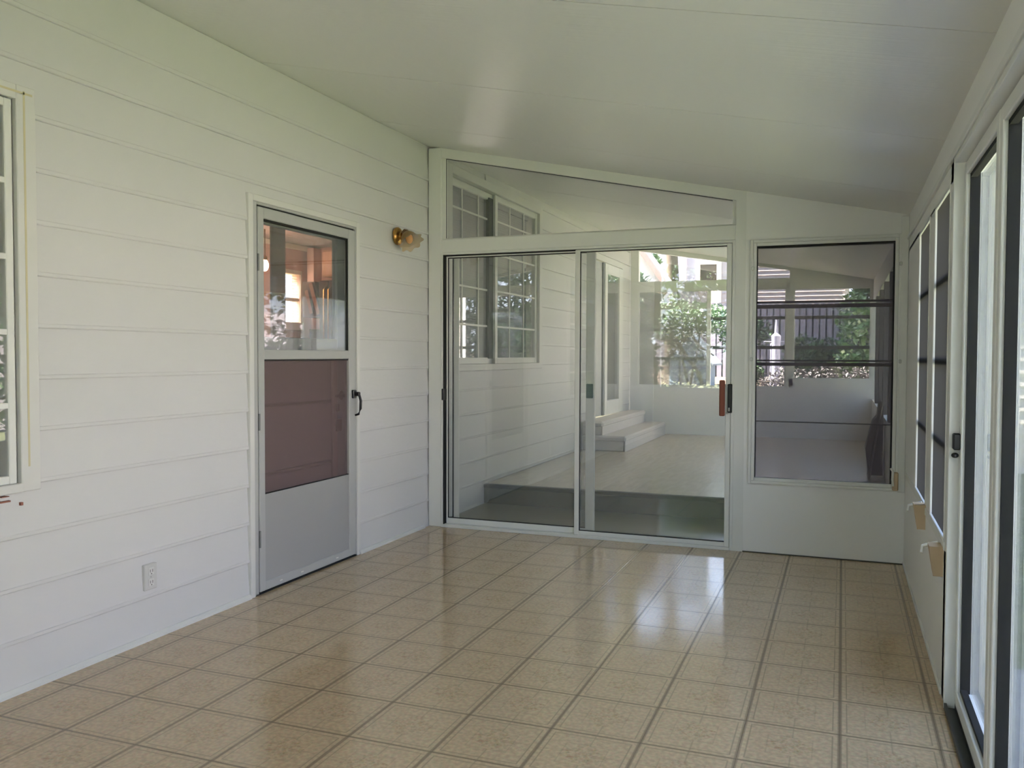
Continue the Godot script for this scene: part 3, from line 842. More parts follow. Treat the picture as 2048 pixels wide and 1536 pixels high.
func right_wall() -> void:
	var w := thing("wall_right", "white framed garden side wall with dark screened windows", "wall", V(XR, 0, -4), "structure")
	var xo := XR + 0.11
	var d0 := -3.49    # jamb of the sliding door
	var d1 := -1.46
	part(w, "knee_wall", B(V(XR, 0.0, ZE), V(xo, 0.56, -3.56)), M.wall_white)
	part(w, "sill_board", B(V(XR - 0.004, 0.555, ZE), V(xo, 0.59, -3.60), 0.003), M.frame_white)
	part(w, "header", B(V(XR, 1.935, ZE), V(xo, 2.20, -3.49)), M.wall_white)
	part(w, "header", B(V(XR, 2.03, -3.49), V(xo, 2.20, ZB)), M.wall_white)
	part(w, "header_ledge", B(V(XR - 0.012, 2.005, ZE), V(XR + 0.01, 2.03, -0.7), 0.003), M.frame_white)
	part(w, "post", B(V(XR, 0.57, -5.82), V(xo, 1.95, -5.02)), M.wall_white)
	part(w, "mullion", B(V(XR, 0.56, -4.42), V(xo, 1.95, -4.20), 0.004), M.frame_white)
	part(w, "post", B(V(XR, 0.0, -3.62), V(xo, 2.03, -3.49), 0.004), M.frame_white)
	part(w, "post", B(V(XR, 0.0, d1), V(xo, 2.03, -1.3), 0.003), M.frame_white)
	part(w, "knee_wall", B(V(XR, 0.0, -1.3), V(xo, 0.90, ZB)), M.wall_white)
	part(w, "panel", B(V(XR, 0.90, -1.3), V(xo, 2.03, ZB)), M.wall_white)
	part(w, "baseboard", B(V(XR - 0.006, 0.0, ZE + 0.01), V(XR + 0.004, 0.022, -3.62), 0.002), M.frame_white)
	# two screened windows beyond the door
	var wi := 0
	for r in [[-5.02, -4.42, "dark screened window in the far corner of the garden side wall"], [-4.20, -3.62, "dark screened window between the mullion and the garden sliding door"]]:
		var v := thing("window_%d" % (4 + wi), r[2], "window", V(XR, 0.6, (r[0] + r[1]) / 2), "structure")
		wi += 1
		part(v, "frame", ring_x(XR - 0.003, XR + 0.05, r[0], r[1], 0.585, 1.94, 0.014, 0.002), M.frame_white)
		# the woven screen: upright threads deep enough to close it when seen along the wall
		var th := Geo.new()
		var tz: float = r[0] + 0.018
		while tz < r[1] - 0.014:
			th.hexa([V(XR + 0.006, 0.6, tz), V(XR + 0.0085, 0.6, tz), V(XR + 0.0085, 0.6, tz + 0.0009), V(XR + 0.006, 0.6, tz + 0.0009), V(XR + 0.006, 1.93, tz), V(XR + 0.0085, 1.93, tz), V(XR + 0.0085, 1.93, tz + 0.0009), V(XR + 0.006, 1.93, tz + 0.0009)])
			tz += 0.008
		part(v, "insect_screen", th, M.thread_dark, "dark woven insect screen").set_meta("kind", "stuff")
		for y in [0.94, 1.27, 1.60]: part(v, "vinyl_bar", B(V(XR + 0.012, y - 0.014, r[0] + 0.014), V(XR + 0.028, y + 0.014, r[1] - 0.014), 0.002), M.line_black)
	# sliding door to the garden
	var d := thing("door_4", "sliding glass garden door with black seals along its stiles at the right edge", "door", V(XR + 0.06, 0, -2.1), "structure")
	part(d, "frame", boxes([[V(XR - 0.006, 0.0, d0), V(xo + 0.03, 2.03, d0 + 0.012)], [V(XR - 0.004, 1.985, d0 + 0.012), V(xo + 0.03, 2.03, d1)], [V(XR - 0.006, 0.0, d1 - 0.012), V(xo + 0.03, 2.03, d1)]], 0.002), M.frame_white)
	part(d, "track", boxes([[V(XR - 0.005, 0.0, d0 + 0.012), V(XR + 0.004, 0.022, d1)], [V(XR + 0.004, 0.0, d0 + 0.012), V(xo + 0.03, 0.006, d1)], [V(XR + 0.030, 0.006, d0 + 0.012), V(XR + 0.034, 0.026, d1)], [V(XR + 0.072, 0.006, d0 + 0.012), V(XR + 0.076, 0.026, d1)]]), M.track_dark, "dark metal floor track")
	# panels: [first edge, last edge, room face of the stile]
	var ps := [[d0 + 0.014, -2.745, XR + 0.028], [-2.742, -1.475, XR + 0.030]]
	for k in 2:
		var z0: float = ps[k][0]
		var z1: float = ps[k][1]
		var x0: float = ps[k][2]
		var fr := boxes([[V(x0, 0.03, z0), V(x0 + 0.054, 1.98, z0 + 0.045)], [V(x0, 0.03, z1 - 0.045), V(x0 + 0.054, 1.98, z1)], [V(x0, 0.03, z0 + 0.045), V(x0 + 0.054, 0.085, z1 - 0.045)], [V(x0, 1.935, z0 + 0.045), V(x0 + 0.054, 1.98, z1 - 0.045)]], 0.003)
		var pn := part(d, "door_panel", fr, M.frame_white)
		part(pn, "seal", boxes([[V(x0 + 0.013, 0.085, z0 + 0.045), V(x0 + 0.044, 1.935, z0 + 0.056)], [V(x0 + 0.013, 0.085, z0 + 0.060), V(x0 + 0.034, 0.10, z1 - 0.045)], [V(x0 + 0.013, 1.92, z0 + 0.060), V(x0 + 0.034, 1.935, z1 - 0.045)]]), M.seal_black, "black rubber seal")
		part(pn, "glass_pane", B(V(x0 + 0.042, 0.08, z0 + 0.05), V(x0 + 0.046, 1.93, z1 - 0.05)), M.glass)
		part(pn, "second_pane", B(V(x0 + 0.049, 0.08, z0 + 0.05), V(x0 + 0.053, 1.93, z1 - 0.05)), M.glass_plain)
	part(d, "latch", B(V(XR + 0.004, 0.955, d0 + 0.014), V(XR + 0.030, 1.015, d0 + 0.05), 0.005), M.black_plastic, "black door latch")
	var g := Geo.new()
	g.ball(V(XR + 0.013, 0.935, d0 + 0.03), V(0.013, 0.010, 0.012), 10, 6)
	part(d, "latch_knob", g, M.black_plastic)

func far_room() -> void:
	# ---- window in the house wall of the second room
	var w := thing("window_8", "wide white house window with muntins and blinds seen through the left panel and transom", "window", V(XL, 1.2, -7.3), "structure")
	part(w, "casing", boxes([[V(XL - 0.02, 1.16, -8.42), V(XL + 0.01, 2.80, -8.33)], [V(XL - 0.02, 1.16, -6.23), V(XL + 0.01, 2.80, -6.14)], [V(XL - 0.02, 2.73, -8.33), V(XL + 0.01, 2.80, -6.23)], [V(XL - 0.02, 1.16, -8.33), V(XL + 0.018, 1.215, -6.23)]], 0.003), M.trim_white)
	for k in 2:
		var z1: float = [-6.23, -7.20][k]
		var z0: float = [-7.25, -8.33][k]
		var xf: float = XL - [0.055, 0.02][k]
		var s := part(w, "sash", ring_x(xf - 0.03, xf, z0, z1, 1.215, 2.73, 0.055), M.frame_white)
		if k == 0: part(s, "sash_shadow_strip", B(V(xf - 0.02, 1.26, -7.21), V(xf + 0.012, 2.69, -7.11)), M.seal_black)  # black strip painting the shadow beside the recessed sash
		part(s, "window_pane", B(V(xf - 0.018, 1.25, z0 + 0.04), V(xf - 0.014, 2.70, z1 - 0.04)), M.glass_plain)
		for j in 2: part(s, "muntin", B(V(xf - 0.014, 1.26, lerp(z0, z1, (j + 1) / 3.0) - 0.008), V(xf - 0.006, 2.68, lerp(z0, z1, (j + 1) / 3.0) + 0.008)), M.frame_white)
		for y in [1.55, 1.87, 2.20, 2.50]: part(s, "muntin", B(V(xf - 0.014, y - 0.008, z0 + 0.05), V(xf - 0.006, y + 0.008, z1 - 0.05)), M.frame_white)
	var bl := thing("window_blind", "slatted blind inside the far house window, coloured grey for the dim room", "blind", V(XL - 0.14, 1.25, -7.76))
	part(bl, "head_rail", B(V(XL - 0.155, 2.66, -8.32), V(XL - 0.115, 2.71, -6.24), 0.003), M.blind_shaded)
	for i in 66:
		var y := 1.225 + i * 0.022
		var g := Geo.new()
		g.bar(V(XL - 0.135, y, -8.32), V(XL - 0.135, y, -6.24), 0.026, 0.0015, V(1.0, 0.28, 0))
		part(bl, "slat", g, M.blind_shaded)
	# ---- glazed house door above the steps
	var d := thing("door_5", "white house door with a tall glass lite above the steps in the second room", "door", V(XL, YU + 0.35, -11.1), "structure")
	part(d, "casing", boxes([[V(XL - 0.02, YU + 0.33, -11.9), V(XL + 0.02, 2.58, -11.82)], [V(XL - 0.02, YU + 0.33, -10.45), V(XL + 0.02, 2.58, -10.36)], [V(XL - 0.02, 2.50, -11.82), V(XL + 0.02, 2.58, -10.45)]], 0.003), M.trim_white)
	part(d, "leaf", boxes([[V(XL - 0.05, YU + 0.35, -11.80), V(XL + 0.03, 2.49, -11.62)], [V(XL - 0.05, YU + 0.35, -10.98), V(XL + 0.03, 2.49, -10.86)], [V(XL - 0.05, YU + 0.35, -11.62), V(XL + 0.03, 0.70, -10.98)], [V(XL - 0.05, 2.36, -11.62), V(XL + 0.03, 2.49, -10.98)]], 0.004), M.frame_white)
	part(d, "glass_pane", B(V(XL + 0.012, 0.69, -11.63), V(XL + 0.017, 2.37, -10.97)), M.glass)
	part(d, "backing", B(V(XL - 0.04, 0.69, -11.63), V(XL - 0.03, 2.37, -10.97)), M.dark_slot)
	part(d, "side_panel", boxes([[V(XL - 0.05, YU + 0.35, -10.80), V(XL + 0.0, 2.49, -10.46)]], 0.004), M.storm_grey)
	part(d, "seal", B(V(XL - 0.02, YU + 0.35, -10.86), V(XL + 0.02, 2.49, -10.80)), M.hinge)
	# ---- steps
	var s := thing("carpeted_steps", "two pale carpeted steps below the far house door", "steps", V(XL + 0.3, YU, -10.9))
	part(s, "lower_step", B(V(XL + 0.02, YU, -12.25), V(-2.37, 0.34, -9.85), 0.012), M.carpet_steps)
	part(s, "lower_tread", B(V(XL + 0.02, 0.275, -12.26), V(-2.35, 0.345, -9.835), 0.02), M.carpet_steps)
	part(s, "upper_step", B(V(XL + 0.02, 0.345, -12.2), V(-2.65, 0.50, -9.87), 0.012), M.carpet_steps)
	part(s, "upper_tread", B(V(XL + 0.02, 0.44, -12.21), V(-2.63, 0.51, -9.855), 0.02), M.carpet_steps)
	part(s, "lower_riser", B(V(-2.368, YU, -12.25), V(-2.355, 0.29, -9.845), 0.004), M.carpet_steps)
	part(s, "upper_riser", B(V(-2.648, 0.345, -12.2), V(-2.635, 0.45, -9.865), 0.004), M.carpet_steps)
	# ---- far wall with transom, three windows
	var fw := thing("wall_far", "white far wall of the second porch room with transom and screened windows", "wall", V(-1.2, YU, ZF), "structure")
	var za := ZF - 0.1
	var cy := func(x: float) -> float: return ceil_y(x, ZF)
	part(fw, "knee_wall", B(V(XL, -0.2, za), V(-0.69, 0.86, ZF)), M.wall_white)
	part(fw, "knee_wall", B(V(-0.69, -0.2, za), V(XR + 0.06, 0.98, ZF)), M.wall_white)
	part(fw, "post", B(V(XL, 0.86, za), V(-2.79, 2.93, ZF)), M.frame_white)
	part(fw, "header", B(V(-2.79, 2.225, za), V(-0.69, 2.365, ZF)), M.frame_white)
	var g := Geo.new()
	g.prism([Vector2(-2.79, 2.815), Vector2(-0.66, 2.465), Vector2(-0.66, cy.call(-0.66) + 0.03), Vector2(-2.79, cy.call(-2.79) + 0.03)], 2, za, ZF)
	part(fw, "head_rail", g, M.frame_white)
	g = Geo.new()
	g.prism([Vector2(-0.69, 2.215), Vector2(XR + 0.06, 2.215), Vector2(XR + 0.06, cy.call(XR) + 0.02), Vector2(-0.69, cy.call(-0.69) + 0.02)], 2, za, ZF - 0.002)
	part(fw, "panel", g, M.wall_white)
	part(fw, "post", B(V(-0.735, 0.86, za), V(-0.635, 2.3, ZF), 0.003), M.frame_white)
	part(fw, "post", B(V(0.345, 0.98, za), V(XR + 0.06, 2.3, ZF)), M.frame_white)
	part(fw, "mullion", B(V(-1.792, 0.86, ZF - 0.06), V(-1.768, 2.23, ZF - 0.01)), M.frame_white)
	var t := thing("window_9", "far tapering transom pane showing trees and a neighbouring roof", "window", V(-1.7, 2.37, ZF), "structure")
	g = Geo.new()
	g.prism([Vector2(-2.79, 2.36), Vector2(-0.69, 2.36), Vector2(-0.69, 2.47), Vector2(-2.79, 2.82)], 2, ZF - 0.05, ZF - 0.045)
	part(t, "glass_pane", g, M.glass_plain)
	var lab := ["far left window with a pale insect screen behind the sliding door", "far middle window with two bars, framing bushes and a fence", "far right window with two bars and dark frame behind the partition window"]
	var rr := [[-2.79, -1.792, 0.86, 2.225], [-1.768, -0.735, 0.86, 2.225], [-0.635, 0.345, 0.98, 2.215]]
	for k in 3:
		var r: Array = rr[k]
		var v := thing("window_%d" % (10 + k), lab[k], "window", V((r[0] + r[1]) / 2, r[2], ZF), "structure")
		part(v, "frame", ring_z(ZF - 0.06, ZF - 0.01, r[0], r[1], r[2], r[3], 0.014, 0.0), M.frame_white)
		if k == 0: part(v, "insect_screen", B(V(r[0] + 0.014, r[2] + 0.014, ZF - 0.022), V(r[1] - 0.014, r[3] - 0.014, ZF - 0.020)), M.screen_pale, "pale grey insect screen")
		part(v, "vinyl_pane", pane_z(r[0] + 0.014, r[1] - 0.014, r[2] + 0.014, r[3] - 0.014, ZF - 0.04), M.glass_plain)
		for y in ([1.67, 1.25] if k == 0 else [1.82, 1.41]):
			part(v, "vinyl_bar", B(V(r[0] + 0.014, y - 0.022, ZF - 0.05), V(r[1] - 0.014, y + 0.022, ZF - 0.025), 0.003), M.vinyl_bar)
	# ---- garden side wall of the second room
	var w2 := thing("wall_right", "garden side wall of the second room with a row of screened and glazed bays", "wall", V(XR, YU, -9), "structure")
	part(w2, "knee_wall", B(V(XR, -0.2, ZF - 0.1), V(XR + 0.1, 0.72, ZE - 0.1)), M.wall_white)
	part(w2, "header", B(V(XR, 2.02, ZF - 0.1), V(XR + 0.1, 2.36, ZE - 0.1)), M.wall_white)
	var zz := ZE - 0.1
	var i := 0
	while i < 6:
		var z1 := zz - 0.12
		part(w2, "post", B(V(XR, 0.72, z1), V(XR + 0.1, 2.02, zz), 0.003), M.vinyl_bar)
		var z2: float = z1 - 0.96
		if i < 2: part(w2, "insect_screen", B(V(XR + 0.03, 0.72, z2), V(XR + 0.032, 2.02, z1)), M.screen_dark)
		else: part(w2, "window_pane", B(V(XR + 0.03, 0.72, z2), V(XR + 0.035, 2.02, z1)), M.glass_plain)
		zz = z2
		i += 1
	part(w2, "post", B(V(XR, 0.72, ZF - 0.1), V(XR + 0.1, 2.02, zz)), M.frame_white)
	# ---- something dark and folded leaning by that wall
	var f := thing("folded_chair", "dark folded lounge chair leaning on the garden wall of the second room", "chair", V(0.30, YU, -8.6))
	g = Geo.new()
	g.prism([Vector2(0.235, 0.21), Vector2(0.352, 0.21), Vector2(0.352, 0.84), Vector2(0.315, 0.88), Vector2(0.30, 0.75), Vector2(0.262, 0.70), Vector2(0.205, 0.45)], 2, -8.72, -8.44)
	part(f, "seat_cloth", g, M.dark_fabric)
	g = Geo.new()
	for z in [-8.74, -8.42]: g.tube([V(0.24, YU + 0.01, z), V(0.25, 0.3, z), V(0.30, 0.62, z), V(0.34, 0.88, z)], [0.012, 0.012, 0.012, 0.012], 8)
	g.tube([V(0.24, YU + 0.012, -8.74), V(0.24, YU + 0.012, -8.42)], [0.011, 0.011], 8)
	part(f, "frame", g, M.black_plastic)
	part(f, "foot", B(V(0.25, YU, -8.46), V(0.34, YU + 0.03, -8.40), 0.005), M.hook_white)

func house_inside() -> void:
	var hx0 := -6.5
	var k := thing("wall_kitchen", "warm pink kitchen walls seen through the storm door glass", "wall", V(-5, 0.4, -6.5), "structure")
	var fy := 0.40
	part(k, "window_wall", wall_cells(hx0 - 0.12, hx0, -9.6, -0.4, -0.25, 2.72, [[-9.34, -8.82, 1.70, 2.31]]), M.kitchen_wall)
	part(k, "end_wall", B(V(hx0 - 0.12, -0.25, -9.72), V(XL - 0.15, 2.72, -9.6)), M.kitchen_wall)
	part(k, "front_wall", B(V(hx0 - 0.12, -0.25, -0.4), V(XL - 0.15, 2.72, -0.28)), M.kitchen_wall)
	part(k, "dividing_wall", B(V(hx0, fy, -3.2), V(XL - 0.16, 2.72, -3.08)), M.kitchen_wall)
	part(k, "crown_moulding", B(V(hx0, 2.62, -9.6), V(hx0 + 0.05, 2.68, -3.2), 0.006), M.kitchen_trim)
	part(k, "window_casing", boxes([[V(hx0 - 0.06, 1.60, -9.40), V(hx0 + 0.02, 1.70, -8.78)], [V(hx0 - 0.06, 1.97, -9.34), V(hx0 - 0.01, 2.01, -8.82)], [V(hx0 - 0.05, 1.62, -9.38), V(hx0 + 0.012, 2.36, -9.345)], [V(hx0 - 0.05, 2.31, -9.38), V(hx0 + 0.012, 2.36, -8.8)]], 0.003), M.kitchen_trim)
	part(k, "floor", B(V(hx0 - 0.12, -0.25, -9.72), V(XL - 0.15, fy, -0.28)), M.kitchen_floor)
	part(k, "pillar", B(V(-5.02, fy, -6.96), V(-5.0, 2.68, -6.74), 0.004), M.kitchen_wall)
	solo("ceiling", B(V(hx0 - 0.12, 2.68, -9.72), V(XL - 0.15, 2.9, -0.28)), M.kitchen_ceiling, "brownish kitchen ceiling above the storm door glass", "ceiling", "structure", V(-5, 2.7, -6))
	# upper storey and roof of the house above the porch
	var ho := thing("wall_house", "upper storey of the house rising above the porch roof", "wall", V(-6, 3, -4), "structure")
	part(ho, "upper_wall", B(V(-6.9, 2.95, -13.0), V(XL - 0.12, 3.4, 2.6)), M.gable_white)
	part(ho, "side_wall", B(V(-6.7, -0.25, -0.25), V(XL - 0.15, 2.95, 2.6)), M.gable_white)
	var g := Geo.new()
	g.prism([Vector2(-7.1, 3.35), Vector2(XL + 0.25, 3.35), Vector2(-4.9, 4.7)], 2, -13.3, 2.9)
	part(ho, "far_wall", B(V(-6.7, -0.25, -13.0), V(XL - 0.15, 2.95, -12.6)), M.gable_white)
	part(ho, "roof", g, M.roofing)
	# blind in the kitchen window
	var bl := thing("window_blind", "bright slatted blind in the kitchen window behind the storm door", "blind", V(hx0, 1.7, -9))
	for i in 17:
		var y := 1.715 + i * 0.036
		var s := Geo.new()
		s.bar(V(hx0 - 0.035, y, -9.33), V(hx0 - 0.035, y, -8.83), 0.028, 0.0015, V(0.3, 1, 0))
		part(bl, "slat", s, M.slat)
	# kitchen furniture
	var c := thing("wall_cabinet", "pink wooden wall cabinet above the dark refrigerator", "cabinet", V(-5.7, 2.25, -9.4))
	part(c, "body", B(V(-6.12, 2.27, -9.595), V(-5.1, 2.60, -9.28), 0.004), M.cabinet)
	for x in [-6.11, -5.60]: part(c, "door", B(V(x, 2.285, -9.28), V(x + 0.49, 2.585, -9.262), 0.005), M.cabinet)
	var f := thing("refrigerator", "dark refrigerator with two upright bar handles in the kitchen", "refrigerator", V(-5.6, fy, -9.2))
	part(f, "body", B(V(-5.99, fy, -9.59), V(-5.2, 2.20, -9.05), 0.006), M.fridge)
	for q in [[-5.985, -5.852], [-5.844, -5.205]]: part(f, "door", B(V(q[0], fy + 0.05, -9.05), V(q[1], 2.19, -9.0), 0.008), M.fridge)
	for x in [-5.880, -5.816]:
		g = Geo.new()
		g.tube([V(x, 1.25, -9.0), V(x, 1.28, -8.95), V(x, 2.08, -8.95), V(x, 2.11, -9.0)], [0.011, 0.013, 0.013, 0.011], 8)
		part(f, "handle", g, M.brass)
	var h := thing("range_hood", "tapering steel range hood between the kitchen window and the refrigerator", "hood", V(-6.25, 1.9, -9.4))
	g = Geo.new()
	g.hexa([V(-6.32, 1.76, -9.6), V(-6.02, 1.76, -9.6), V(-6.02, 1.76, -9.14), V(-6.32, 1.76, -9.14), V(-6.32, 2.2, -9.6), V(-6.14, 2.2, -9.6), V(-6.14, 2.2, -9.14), V(-6.32, 2.2, -9.14)])
	part(h, "canopy", g, M.hood_dark)
	g = Geo.new()
	g.bar(V(-6.17, 2.18, -9.1), V(-6.05, 1.79, -9.1), 0.05, 0.03, V(0, 0, 1))
	part(h, "trim_strip", g, M.hood_steel)
	g = Geo.new()
	g.bar(V(-6.235, 2.09, -9.11), V(-6.16, 1.80, -9.11), 0.045, 0.03, V(0, 0, 1))
	part(h, "trim_strip", g, M.hood_steel)
	part(h, "flue", B(V(-6.44, 2.2, -9.6), V(-6.34, 2.66, -9.42), 0.003), M.kitchen_wall)
	var st := thing("kitchen_range", "dark cooking range below the steel hood", "range", V(-6.25, fy, -9.35))
	part(st, "body", B(V(-6.48, fy, -9.59), V(-6.02, 1.42, -9.0), 0.005), M.fridge)
	part(st, "back_panel", B(V(-6.48, 1.42, -9.59), V(-6.02, 1.62, -9.52), 0.005), M.fridge)
	# pendant lamp, lit
	var l := thing("pendant_lamp", "lit pendant lamp at the left edge of the storm door glass", "lamp", V(-6.0, 2.28, -7.97))
	var lc := V(-6.0, 2.28, -7.97)
	g = Geo.new()
	g.tube([lc + V(0, 0.10, 0), V(lc.x, 2.68, lc.z)], [0.006, 0.006], 6)
	part(l, "cord", g, M.brass_dark)
	g = Geo.new()
	g.lathe(lc + V(0, 0.06, 0), V(0, 1, 0), [[0.0, 0.0], [0.0, 0.028], [0.03, 0.026], [0.05, 0.012], [0.05, 0.0]], 14)
	part(l, "socket", g, M.brass)
	g = Geo.new()
	g.ball(lc, V(0.042, 0.066, 0.042), 14, 10)
	part(l, "bulb", g, M.lamp_glow)
	var o := OmniLight3D.new()
	o.name = "pendant_light"
	o.position = lc
	o.light_color = Color(1.0, 0.86, 0.76); o.light_energy = 0.11; o.light_size = 0.05
	o.omni_range = 12; o.omni_attenuation = 2.0; o.shadow_enabled = true
	add_child(o)

func window_latch(label: String, at: Vector3, side: Vector3) -> void:
	# a bare tan block with a white plastic hook at the corner of a vinyl window
	var t := thing("window_latch", label, "latch", at)
	var out := side                                  # into the room
	var along := V(0, 0, 1) if abs(side.x) > 0.5 else V(1, 0, 0)
	var g := Geo.new()
	var w := along * 0.045
	g.hexa([at - w, at + w, at + w + out * 0.05, at - w + out * 0.05, at - w * 0.6 + V(0, -0.10, 0), at + w * 0.8 + V(0, -0.115, 0), at + w * 0.8 + out * 0.035 + V(0, -0.115, 0), at - w * 0.6 + out * 0.035 + V(0, -0.10, 0)])
	part(t, "block", g, M.tan_block)
	g = Geo.new()
	g.tube([at + out * 0.01 - along * 0.05 + V(0, 0.0, 0), at + out * 0.065 - along * 0.06 + V(0, -0.02, 0), at + out * 0.07 - along * 0.045 + V(0, -0.045, 0)], [0.007, 0.007, 0.006], 8)
	part(t, "hook", g, M.hook_white)

func small_things() -> void:
	# ---- wall sconce
	var s := thing("wall_sconce", "brass wall sconce with a ruffled amber glass shade beside the storm door", "lamp", V(XL, 2.12, -5.33))
	var c := V(XL + 0.005, 2.115, -5.325)
	var g := Geo.new()
	g.lathe(c, V(1, 0, 0), [[0.0, 0.0], [0.0, 0.062], [0.012, 0.062], [0.022, 0.052], [0.030, 0.030], [0.040, 0.024], [0.048, 0.012], [0.05, 0.0]], 24)
	part(s, "backplate", g, M.brass)
	g = Geo.new()
	g.tube([c + V(0.035, 0, 0), c + V(0.045, 0.026, 0), c + V(0.058, 0.038, 0), c + V(0.074, 0.034, 0), c + V(0.08, 0.016, 0)], [0.011, 0.010, 0.010, 0.012, 0.014], 10)
	part(s, "arm", g, M.brass_dark)
	var ax := V(0.60, -0.76, 0.24).normalized()
	var top := c + V(0.062, 0.028, 0)
	g = Geo.new()
	g.lathe(top, ax, [[0.0, 0.0], [0.0, 0.022], [0.018, 0.030], [0.032, 0.031], [0.034, 0.0]], 18)
	part(s, "holder", g, M.brass_dark)
	g = Geo.new()
	g.lathe(top, ax, [[0.020, 0.030], [0.036, 0.044], [0.052, 0.052], [0.070, 0.057], [0.086, 0.064], [0.098, 0.075], [0.106, 0.084]], 48, 0.10, 8)
	part(s, "shade", g, M.shade_glass, "ruffled amber glass shade")
	g = Geo.new()
	g.ball(top + ax * 0.07, V(0.026, 0.034, 0.026), 12, 8)
	part(s, "bulb", g, M.bulb)
	# ---- outlet
	var o := thing("wall_outlet", "white wall outlet low on the siding left of the storm door", "outlet", V(XL, 0.29, -3.015))
	part(o, "plate", B(V(XL - 0.01, 0.229, -3.052), V(XL + 0.009, 0.345, -2.977), 0.003), M.outlet)
	for y in [0.262, 0.312]:
		var r := part(o, "socket", B(V(XL + 0.008, y - 0.017, -3.031), V(XL + 0.0115, y + 0.017, -2.998), 0.003), M.trim_white)
		part(r, "slot", boxes([[V(XL + 0.0112, y - 0.004, -3.023), V(XL + 0.0118, y + 0.009, -3.020)], [V(XL + 0.0112, y - 0.004, -3.009), V(XL + 0.0118, y + 0.009, -3.006)], [V(XL + 0.0112, y - 0.013, -3.017), V(XL + 0.0118, y - 0.008, -3.012)]]), M.dark_slot)
	part(o, "screw", B(V(XL + 0.008, 0.284, -3.017), V(XL + 0.0105, 0.290, -3.011), 0.001), M.steel)
	# ---- tan window latches
	window_latch("tan latch block with white hook under the far garden side window", V(XR, 0.60, -4.44), V(-1, 0, 0))
	window_latch("tan latch block with white hook beside the garden sliding door", V(XR, 0.565, -3.67), V(-1, 0, 0))
	var t := thing("window_latch", "pale latch hook with bare edge at the lower corner of the partition window", "latch", V(0.31, 0.45, ZE))
	part(t, "block", boxes([[V(0.297, 0.46, ZE + 0.004), V(0.332, 0.575, ZE + 0.028)]], 0.006), M.tan_block)
	g = Geo.new()
	g.tube([V(0.288, 0.60, ZE + 0.03), V(0.30, 0.58, ZE + 0.036), V(0.297, 0.53, ZE + 0.036), V(0.303, 0.49, ZE + 0.032)], [0.008, 0.007, 0.007, 0.006], 8)
	part(t, "hook", g, M.hook_white)

